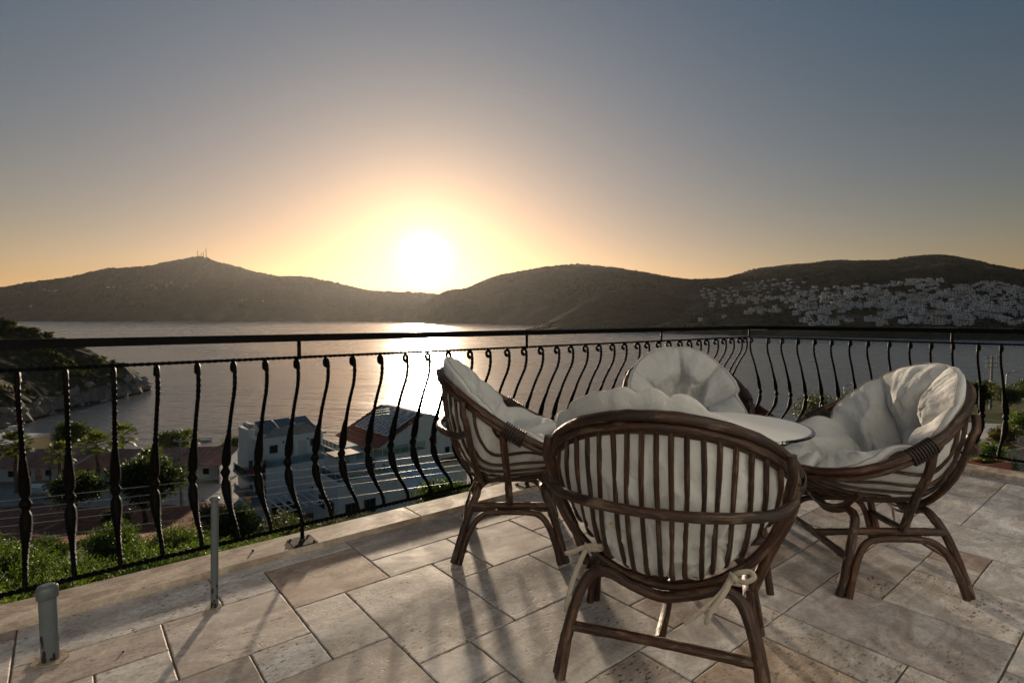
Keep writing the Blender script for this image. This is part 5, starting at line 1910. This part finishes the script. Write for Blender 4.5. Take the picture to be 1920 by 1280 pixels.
def build_gabled_house():
    h = House('gabled_house', 'white gabled house with red eaves, roof collectors and satellite dish', 'house', 709, 70, -23.6)
    ze, zp, Lx, Ly = 8.3, 11.6, 14.0, 11.0
    mb = MB()
    n = 10
    prof = [(0, ze), (2.2, ze + 1.15), (4.4, ze + 2.35), (6.2, zp - .15), (7.0, zp), (7.9, zp - .1), (9.4, zp - .75), (11.4, zp - 1.5), (Lx, ze + .9)]
    vs = [(x, 0, z) for x, z in prof] + [(Lx, 0, 0), (0, 0, 0)] + [(x, Ly, z) for x, z in prof] + [(Lx, Ly, 0), (0, Ly, 0)]
    k = len(prof) + 2
    mb.add(vs, [tuple(range(k - 1, -1, -1)), tuple(range(k, 2 * k))] + [(i, (i + 1) % k, k + (i + 1) % k, k + i) for i in range(k)])
    mb.build('wall', WHITE, h.o)
    # left roof slope, its tiles in rows that overlap
    rows = 9
    roof = None
    for r in range(rows):
        f0, f1 = r / rows, (r + 1) / rows
        xa, za = -1.0 + (7.2) * f0, ze - .5 + (zp - ze + .45) * f0
        xb, zb = -1.0 + (7.2) * f1 + .1, ze - .5 + (zp - ze + .45) * f1
        m_ = MB()
        m_.add([(xa, -.5, za + .16), (xb, -.5, zb + .08), (xb, Ly + .4, zb + .08), (xa, Ly + .4, za + .16), (xa, -.5, za + .02), (xb, -.5, zb - .02), (xb, Ly + .4, zb - .02), (xa, Ly + .4, za + .02)],
               [(0, 1, 2, 3), (7, 6, 5, 4), (0, 4, 5, 1), (1, 5, 6, 2), (2, 6, 7, 3), (3, 7, 4, 0)])
        q = m_.build('roof' if r == 0 else 'tile_course', RED, h.o if r == 0 else roof)
        if r == 0: roof = q
    sl = math.atan2(zp - ze + .45, 7.2)
    for c in range(5):
        o = MB().box((0, 0, 0), (5.2, 1.5, .1)).build('solar_collector', PAINT, h.o)
        o.location = (3.55, 1.1 + c * 1.95, ze + 2.22); o.rotation_euler = (0, -sl, 0)
        kk = MB()
        for q in range(4): kk.box((-2.6 + (q + .5) * 1.3, 0, .055), (1.18, .95, .02))
        kk.build('absorber', PANEL, o)
    # aerials on the ridge
    mb = MB()
    mb.tube([(2.6, 4, ze + 1.8), (2.6, 4, ze + 4.0)], .05, 6)
    mb.build('aerial_mast', ALU, h.o)
    for z in (ze + 3.2, ze + 3.6, ze + 3.9):
        MB().box((2.6, 4, z), (2.2, .06, .06)).build('aerial_rod', ALU, h.o)
    for x, y, hh in ((8.2, 1.2, 2.2), (9.2, 2.5, 2.6)):
        MB().tube([(x, y, zp - 1), (x, y, zp - 1 + hh)], .04, 6).build('aerial_mast', ALU, h.o)
    d = MB().lathe((0, 0, 0), [(.02, 0), (.3, .05), (.52, .16), (.54, .17), (.50, .16), (.28, .07)], 18).build('satellite_dish', PAINT, h.o)
    d.location = (11.6, .6, zp - .35); d.rotation_euler = (1.1, .2, .5)
    MB().tube([(11.6, .7, zp - 1.4), (11.6, .7, zp - .4)], .04, 6).build('dish_pole', ALU, h.o)
    h.window('x', 8.1, ze + 1.55, .8, .75, plane=0, frame=PAINT)
    h.window('x', 4.7, ze + .2, .85, .95, plane=0)
    h.window('x', 7.7, ze - 1.1, 1.0, 1.4, plane=0)
    h.window('x', 10.3, ze - .3, 1.1, 2.0, plane=0)
    h.window('x', 10.1, ze - 2.6, .8, .85, plane=0)
    h.window('x', 5.0, ze - 2.9, .8, .9, plane=0)
    h.window('x', 12.2, ze - 2.6, .9, 1.9, plane=0)
    h.window('x', 2.3, ze - 4.2, 1.1, 2.1, plane=0)
    h.box('porch_roof', RED, 9.4, 13.4, -1.4, -.002, ze - 3.6, ze - 3.35)


build_block_house(); build_terrace_house(); build_gabled_house()


def build_pergola():
    o = thing('white_pergola', 'open white metal pergola between the block house and the terraces', 'pergola', ((520 - 960) / FPX * 57, 57, -22.0), HR)
    for k in range(7):
        MB().box((.2 + k * .85, 2.2, 2.85), (.12, 5.2, .14)).build('beam', PAINT, o)
    for y in (-.2, 4.6): MB().box((2.8, y, 2.70), (6.2, .14, .14)).build('cross_beam', PAINT, o)
    for x in (0, 5.6):
        for y in (-.2, 4.6): MB().box((x, y, 1.3), (.14, .14, 2.64)).build('post', PAINT, o)


build_pergola()


# ------------------------------------------------------------------ sheds and yard by the beach
def build_sheds():
    sheet = Mat('rusty_sheet', rough=.7, spec=.3)
    v = sheet.coord('Object', rand=20)
    n = sheet.noise(v, .9, 5, .65, .5)
    sheet.col(sheet.ramp(n, [(.3, (.32, .13, .09)), (.55, (.46, .22, .16)), (.75, (.54, .36, .29))]))
    sheet = sheet.m
    xs = [-79.0, -71.5, -64.2, -57.0, -50.4, -43.2]
    labs = ['leftmost red roofed shed by the beach', 'second red roofed shed from the left behind the palms', 'middle red roofed shed of the row by the beach', 'red roofed shed behind the blue tank', 'rightmost red roofed shed with a white end wall']
    for k in range(5):
        w = xs[k + 1] - xs[k] - .1
        d = 80 + (k % 2) * .7 + (1.5 if k == 4 else 0)
        zg = -23.5
        o = thing('shed', labs[k], 'shed', (xs[k], d, zg), 0.0, 'red roofed sheds by the beach')
        # corrugated sheets, each its own part
        ns = int(w / .9)
        sw = w / ns
        for q in range(ns):
            us = np.linspace(0, sw - .015, 9)
            A = np.array([[(q * sw + u, -1.2, 2.75 + .05 * math.cos(u / sw * 2 * math.pi * 3)) for u in us], [(q * sw + u, 5.2, 4.15 + .05 * math.cos(u / sw * 2 * math.pi * 3)) for u in us]])
            B = A.copy(); B[..., 2] -= .03
            mb = MB(); mb.grid(A); mb.grid(B, flip=True)
            mb.build('roof_sheet', sheet, o)
        MB().box((w / 2, 5.1, 2.0), (w - .2, .2, 4.0)).build('back_wall', WHITE, o)
        MB().box((w / 2, 1.6, 1.0), (w - .3, .18, 2.0)).build('front_wall', WHITE, o)
        side = MB()
        side.add([(w - .16, -1.0, 0), (w - .16, 5.0, 0), (w - .16, 5.0, 4.35 if k in (1, 2) else 4.0), (w - .16, -1.0, 2.98 if k in (1, 2) else 2.66), (w, -1.0, 0), (w, 5.0, 0), (w, 5.0, 4.35 if k in (1, 2) else 4.0), (w, -1.0, 2.98 if k in (1, 2) else 2.66)],
                 [(0, 1, 2, 3), (7, 6, 5, 4), (0, 4, 5, 1), (1, 5, 6, 2), (2, 6, 7, 3), (3, 7, 4, 0)])
        if k in (1, 2, 4): side.build('end_wall', WHITE, o)
        for x in np.linspace(.3, w - .4, 3): MB().box((x, -1.0, 1.33), (.14, .14, 2.6)).build('post', FRAME, o)
        for x in np.linspace(1.2, w - 1.2, 3): MB().box((x, 1.48, 1.2), (.9, .06, .9)).build('opening', DARKW, o)


build_sheds()


def hull(L, B, H, n=14):
    """open-top boat hull, bow at +x; returns deck outline too"""
    P = []
    for i in range(n + 1):
        t = i / n
        x = -L / 2 + L * t
        b = B / 2 * (1 - max(0, (t - .45) / .55) ** 2.2) * (0.9 + .1 * min(1, t * 4))
        sh = H * (1 + .28 * max(0, t - .4) ** 1.5)
        kz = H * .75 * max(0, (t - .78) / .22) ** 2
        row = []
        for s, z in ((1, sh), (.96, H * .55), (.62, H * .18), (0, 0), (-.62, H * .18), (-.96, H * .55), (-1, sh)):
            zz = max(z, kz) if abs(s) < 1 else z
            row.append((x, b * s, zz))
        P.append(row)
    return np.array(P)


def build_boat(name, label, loc, rz, L, B, H, canopy=False, screen=True, group=None):
    o = thing(name, label, 'boat', loc, rz, group)
    P = hull(L, B, H)
    mb = MB(); mb.grid(P, smooth=True)
    mb.add([tuple(p) for p in P[0]], [tuple(range(7))])
    mb.build('hull', PAINT, o)
    dk = np.stack([P[:, 0] * np.array([1, .93, 1]) - np.array([0, 0, .06]), P[:, 6] * np.array([1, .93, 1]) - np.array([0, 0, .06])], 1)
    k = 6
    MB().grid(dk[k:], smooth=False).build('foredeck', PAINT, o)
    fl = dk[:k + 1].copy(); fl[..., 2] = H * .45
    MB().grid(fl, smooth=False).build('cockpit_floor', FLOORC, o)
    rail = [tuple(p) for p in P[:, 0]] + [tuple(p) for p in P[::-1, 6]]
    MB().tube(catmull(rail, 80), .05 * L / 8, 6).build('gunwale', TRIM, o)
    if screen:
        x = -L / 2 + L * .47
        mb = MB()
        mb.add([(x, B * .36, H), (x, -B * .36, H), (x - .4, -B * .30, H + .5), (x - .4, B * .30, H + .5), (x - .03, B * .36, H), (x - .03, -B * .36, H), (x - .43, -B * .30, H + .5), (x - .43, B * .30, H + .5)], [(0, 1, 2, 3), (7, 6, 5, 4), (3, 2, 6, 7), (0, 3, 7, 4), (1, 5, 6, 2)])
        mb.build('windscreen', DARKW, o)
    for q in range(2 if L > 5 else 1):
        MB().box((-L * .12 - q * L * .16, 0, H * .62), (L * .06, B * .66, H * .35)).build('seat', PAINT if q else FLOORC, o)
    MB().box((-L / 2 - .15, 0, H * .7), (.4, .4, H * .9)).build('motor', BLACKP, o)
    if canopy:
        for sx in (-.25, .1):
            for sy in (-.35, .35): MB().box((sx * L, sy * B, H + .5), (.05, .05, 1.5)).build('canopy_post', ALU, o)
        MB().box((-.08 * L, 0, H + 1.28), (L * .42, B * .85, .08)).build('canopy', TRIM, o)
    return o


pz = on_land(74, 74.5)
build_boat('speedboat', 'long white speedboat laid up on the gravel beside the red earth', (pz.x, pz.y, pz.z + .3), math.pi - .12, 8.2, 2.5, 1.15)
pz = on_land(318, 84)
build_boat('motorboat', 'white motorboat with a canopy parked by the utility pole', (pz.x, pz.y, pz.z + .3), 1.2, 5.0, 1.9, .9, True)
build_boat('rowing_boat', 'small grey rowing boat moored off the beach right of the palms', ((378 - 960) / FPX * 116, 116, SEA - .12), .1, 3.4, 1.3, .55, False, False)
build_boat('moored_boat', 'blue white moored boat behind the sheds beside a palm', ((322 - 960) / FPX * 110, 110, SEA - .15), .5, 5.0, 1.9, .9, True)
b = build_boat('sailing_boat', 'white boat with a mast moored under the headland at the left edge', ((24 - 960) / FPX * 124, 124, SEA - .2), -.1, 6.5, 2.2, 1.0, False)
MB().tube([(0, 0, .8), (0, 0, 4.6)], .07, 8).build('mast', REDC, b)
MB().box((-.3, 0, 1.35), (2.2, 1.5, .8)).build('cabin', PAINT, b)


def build_yard():
    p = on_land(245, 79)
    o = thing('blue_tank', 'blue tank on an orange stand beside the sheds', 'tank', p)
    bl = mat_simple('blue_plastic', (.025, .10, .26), .5, var=.15)
    og = mat_simple('orange_steel', (.38, .13, .03), .6, var=.25)
    mb = MB(); mb.box((0, 0, 1.35), (1.35, 1.3, 1.5)); mb.build('tank', bl, o)
    for z in (.9, 1.35, 1.8): MB().box((0, 0, z), (1.39, 1.34, .06)).build('rib', bl, o)
    for x in (-.6, .6):
        for y in (-.55, .55): MB().box((x, y, .29), (.14, .14, .58)).build('leg', og, o)
    MB().box((0, 0, .59), (1.5, 1.45, .1)).build('stand', og, o)
    # bright beach building at the left edge
    x, d = (10 - 960) / FPX * 90, 90
    o = thing('beach_cafe', 'pale yellow two storey beach cafe with a terrace at the left edge', 'building', (x - 2.5, d, -23.9))
    cream = mat_simple('cream_render', (.62, .52, .30), .8, var=.08)
    MB().box((0, 3, 2.3), (9, 5, 4.6)).build('body', cream, o)
    MB().box((0.3, -1.2, 2.55), (10, 3.2, .2)).build('terrace_floor', FLOORC, o)
    for xx in (-4.4, -1.4, 1.6, 4.8):
        MB().box((xx, -2.6, 1.23), (.16, .16, 2.44)).build('post', FRAME, o)
        MB().box((xx, -2.6, 3.2), (.08, .08, 1.1)).build('rail_post', FRAME, o)
    for z in (3.2, 3.7): MB().box((.3, -2.6, z), (9.9, .07, .07)).build('rail', FRAME, o)
    MB().box((.3, 0, 5.0), (10.4, 8.4, .2)).build('roof', PAINT, o)
    for xx in (-3, 0, 3): MB().box((xx, .47, 3.6), (1.6, .08, 1.5)).build('window', DARKW, o)
    # utility poles
    conc = mat_simple('concrete', (.33, .31, .29), .9, var=.15, scale=3)
    def pole(label, px, d, top, arms):
        p = on_land(px, d)
        zt = EYE + (595 - top) / FPX * d
        h = zt - p.z
        o = thing('utility_pole', label, 'pole', p)
        MB().box((0, 0, h / 2 - .3), (.34, .26, h + .6), taper=.6).build('mast', conc, o)
        for k in range(arms):
            MB().box((0, 0, h - .25 - k * .62), (1.7 - .2 * k, .1, .1)).build('crossarm', conc, o)
            for x in (-.7, 0, .7):
                MB().lathe((x, 0, h - .2 - k * .62), [(.05, 0), (.09, .06), (.05, .12), (.08, .18), (.04, .24)], 8).build('insulator', TRIM, o)
        return p, h
    pole('concrete utility pole in the beach yard on the left', 332, 69, 825, 1)
    pole('concrete utility pole with crossarms between the trees on the right', 1862, 74, 668, 3)
    # street lamps
    for px, d, top, lab in ((1578, 60, 722, 'curved street lamp head above the olive trees'), (1883, 66, 699, 'street lamp behind the pole on the right')):
        p = on_land(px + 8, d); zt = EYE + (595 - top) / FPX * d
        o = thing('street_lamp', lab, 'lamp', p)
        h = zt - p.z
        MB().tube(catmull([(0, 0, -.2), (0, 0, h * .5), (0, 0, h - .6), (.05, 0, h - .2), (.35, 0, h), (.8, 0, h + .12)], 24), .06, 8).build('post', ALU, o)
        MB().box((1.05, 0, h + .16), (.6, .2, .1)).build('lamp_head', ALU, o)
    # red-roofed house with a water heater right of the far chair
    h = House('red_roof_house', 'house with a red tiled roof and water heater below the olive trees', 'house', 1440, 50, 0)
    zz = float(land_z(h.o.location.x, 50))
    h.o.location.z = zz; h.o.location.x -= 2.5
    ht = (EYE - 172 / FPX * 50) - zz
    h.box('wall', WHITE, 0, 6, 0, 7, -1, ht - 1.3)
    roof = None
    for s in (0, 1):
        for r in range(7):
            f0, f1 = r / 7, (r + 1) / 7
            def P(f, y, dz):
                xx = (-.5 + 3.5 * f) if s == 0 else (6.5 - 3.5 * f)
                return (xx, y, ht - 1.5 + 1.5 * f + dz)
            m_ = MB()
            m_.add([P(f0, -.5, .14), P(f1 + .02, -.5, .08), P(f1 + .02, 7.5, .08), P(f0, 7.5, .14), P(f0, -.5, .02), P(f1 + .02, -.5, 0), P(f1 + .02, 7.5, 0), P(f0, 7.5, .02)], [(0, 1, 2, 3), (7, 6, 5, 4), (0, 4, 5, 1), (1, 5, 6, 2), (2, 6, 7, 3), (3, 7, 4, 0)])
            q = m_.build('roof' if roof is None else 'tile_course', RED, roof or h.o)
            roof = roof or q
    MB().tube([(1.6, 5.6, ht + .5), (1.6, 7.2, ht + .5)], .32, 14).build('water_heater', TRIM, h.o)
    MB().box((1.0, 5.0, ht + .1), (2.0, 1.2, .08), R=Matrix.Rotation(.6, 3, 'X')).build('solar_collector', PANEL, h.o)
    h.window('x', 1.2, ht - 3.0, 1.1, 1.2, plane=0); h.window('x', 3.8, ht - 3.0, 1.1, 1.2, plane=0)


build_yard()


# ------------------------------------------------------------------ cables that cross below the terrace
def build_wires():
    for k, (yl, yr, lab) in enumerate([(948, 683, 'topmost'), (968, 689, 'second'), (984, 696, 'third'), (1000, 703, 'fourth'), (1032, 712, 'lowest')]):
        a, b = at(-260, yl + 18, 13.0), at(1862, yr + 6, 74.0)
        pts = []
        for i in range(61):
            f = i / 60
            p = a.lerp(b, f)
            p.z -= 4 * 1.15 * f * (1 - f)
            pts.append(p)
        o = MB().tube(pts, .0085, 5).build('overhead_wire', M['steelwire'])
        tag(o, f'{lab} of the five thin wires strung across below the terrace', 'wire', 'wires below the terrace')


build_wires()


# ------------------------------------------------------------------ garden terrace below on the right
def build_garden():
    pave = mat_simple('garden_paving', (.34, .30, .28), .85, var=.15, scale=2, bump=.2)
    g = MB()
    g.box((11.5, 11.5, -2.75), (13, 12, .5))
    o = g.build('garden_terrace', pave)
    tag(o, 'paved garden terrace below the railing on the right', None, None, 'structure')
    zt = -2.5
    # road beyond
    rd = mat_simple('asphalt', (.075, .075, .078), .9, var=.2, scale=2, bump=.3)
    pts = [(25, 28), (36, 38), (48, 46), (64, 52), (90, 60)]
    c = catmull([(x, y, 0) for x, y in pts], 40)
    vs, fs = [], []
    for i, p in enumerate(c):
        t = c[min(i + 1, 39)] - c[max(i - 1, 0)]; n = np.array([-t[1], t[0], 0]); n /= np.linalg.norm(n)
        for s in (-2.6, 2.6):
            q = p + n * s
            vs.append((q[0], q[1], float(land_z(q[0], q[1])) + .35))
        if i: fs.append((2 * i - 2, 2 * i - 1, 2 * i + 1, 2 * i))
    tag(MB().add(vs, fs, 0, None, True).build('road', rd), 'narrow asphalt lane on the right below the trees', None, None, 'structure')
    # low iron gate rail and posts near the terrace corner
    d = 14.0
    base = Vector(((1870 - 960) / FPX * d, d, zt))
    o = thing('garden_pergola', 'slatted white topped pergola in the garden on the right', 'pergola', (base.x, base.y, zt), -.25)
    ztop = (EYE - 214 / FPX * d) - zt
    dark = mat_simple('dark_steel', (.03, .03, .032), .5)
    for k in range(6): MB().box((.2, -.9 + k * .36, ztop), (2.4, .17, .05)).build('slat', PAINT, o)
    for x in (-.85, 1.25):
        MB().box((x, 0, ztop - .06), (.07, 2.2, .07)).build('beam', dark, o)
        for y in (-1.0, 1.0): MB().box((x, y, (ztop - .1) / 2), (.07, .07, ztop - .1)).build('post', dark, o)
    terra = mat_simple('terracotta', (.33, .125, .07), .85, var=.15, scale=8)
    pebble = mat_simple('planter_stone', (.36, .33, .29), .9, var=.35, scale=30, bump=.8, bscale=60)
    soilm = mat_simple('potting_soil', (.035, .022, .015), .95)
    flow = mat_leaf('flower_leaf', (.05, .085, .02), (.17, .09, .045), .3)
    fol = leaf_cloud('plant', 900, (.38, .34, .34), .085, .45, L_bright, 401, 8, .5)
    fol2 = leaf_cloud('plant', 900, (.42, .36, .34), .08, .5, flow, 402, 8, .5)

    def planter(name, label, px, py, d, w, dp, hh, mat, plant):
        p = at(px, py, d)
        o = thing(name, label, 'planter', (p.x, p.y, zt), .3)
        h2 = p.z - zt
        MB().box((0, 0, (h2 - hh) / 2), (w * 1.15, dp * 1.15, h2 - hh)).build('plinth', pave, o) if h2 - hh > .05 else None
        mb = MB()
        t = .04
        z0 = max(0, h2 - hh)
        mb.box((0, -dp / 2 + t / 2, z0 + hh / 2), (w, t, hh)); mb.box((0, dp / 2 - t / 2, z0 + hh / 2), (w, t, hh))
        mb.box((-w / 2 + t / 2, 0, z0 + hh / 2), (t, dp - 2 * t - .002, hh)); mb.box((w / 2 - t / 2, 0, z0 + hh / 2), (t, dp - 2 * t - .002, hh))
        mb.build('box', mat, o)
        MB().box((0, 0, z0 + hh * .42), (w - 2 * t - .004, dp - 2 * t - .004, hh * .8)).build('soil', soilm, o)
        link('plant', plant, o, (0, 0, z0 + hh * .8), None, (w * 1.3, w * 1.1, w * 1.0))
    planter('planter', 'terracotta planter box with a green plant beyond the right railing', 1852, 864, 9.0, .62, .32, .3, terra, fol)
    planter('planter', 'pebbled stone planter with a brownish plant beyond the right railing', 1882, 838, 11.0, .85, .4, .32, pebble, fol2)
    planter('planter', 'pale stone planter with a bushy plant at the right edge', 1912, 812, 12.5, .9, .5, .4, pebble, fol)
    for k, (px, py, d, s, lab) in enumerate([(1905, 815, 17, 1.1, 'green shrub behind the slatted pergola at the right edge'), (1850, 842, 10.2, .45, 'small leafy shrub beside the garden planters'), (1935, 800, 20, 1.2, 'large green shrub outside the right edge')]):
        p = at(px, py, d)
        zz = zt if d < 17 else float(land_z(p.x, p.y))
        tree('shrub', lab, 'shrub', (p.x, p.y, zz), s, me_bright[k], tr_shrub[0], .05, 700 + k, None, max(.5, (p.z - zz) / (1.5 * s)))
    # white garden wall steps
    for k in range(3):
        p = at(1915, 862, 10.5)
        o = MB().box((0, 0, 0), (1.2, .35, .18)).build('garden_step', PAINT)
        o.location = (p.x + k * .1, p.y + k * .36, zt + .09 + k * .18)
        tag(o, ['lowest white garden step at the right edge', 'middle white garden step at the right edge', 'top white garden step at the right edge'][k], 'step', 'white garden steps')
    # garden lamp
    p = at(1882, 830, 11.6)
    o = thing('garden_lamp', 'small white mushroom garden lamp among the planters', 'lamp', (p.x, p.y, zt))
    h2 = p.z - zt
    MB().tube([(0, 0, 0), (0, 0, h2)], .03, 8).build('post', PAINT, o)
    MB().lathe((0, 0, h2 - .02), [(.03, 0), (.12, .03), (.10, .08), (.02, .11)], 14).build('shade', PAINT, o)


build_garden()
# ------------------------------------------------------------------ evening haze over the bay
def build_haze():
    mb = MB()
    mb.box((0, 4250, 270), (18400, 9400, 594))
    m = bpy.data.materials.new('haze')
    m.use_nodes = True
    N, L = m.node_tree.nodes, m.node_tree.links
    for n in list(N):
        if n.type == 'BSDF_PRINCIPLED': N.remove(n)
    pv = N.new('ShaderNodeVolumePrincipled')
    pv.inputs['Color'].default_value = (0.90, 0.88, 0.86, 1)
    pv.inputs['Density'].default_value = HAZE
    pv.inputs['Anisotropy'].default_value = 0.62
    L.new(pv.outputs[0], N['Material Output'].inputs['Volume'])
    o = mb.build('haze', m)
    tag(o, 'thin warm evening haze filling the bay', None, None, 'stuff')


HAZE = 0.000013
build_haze()
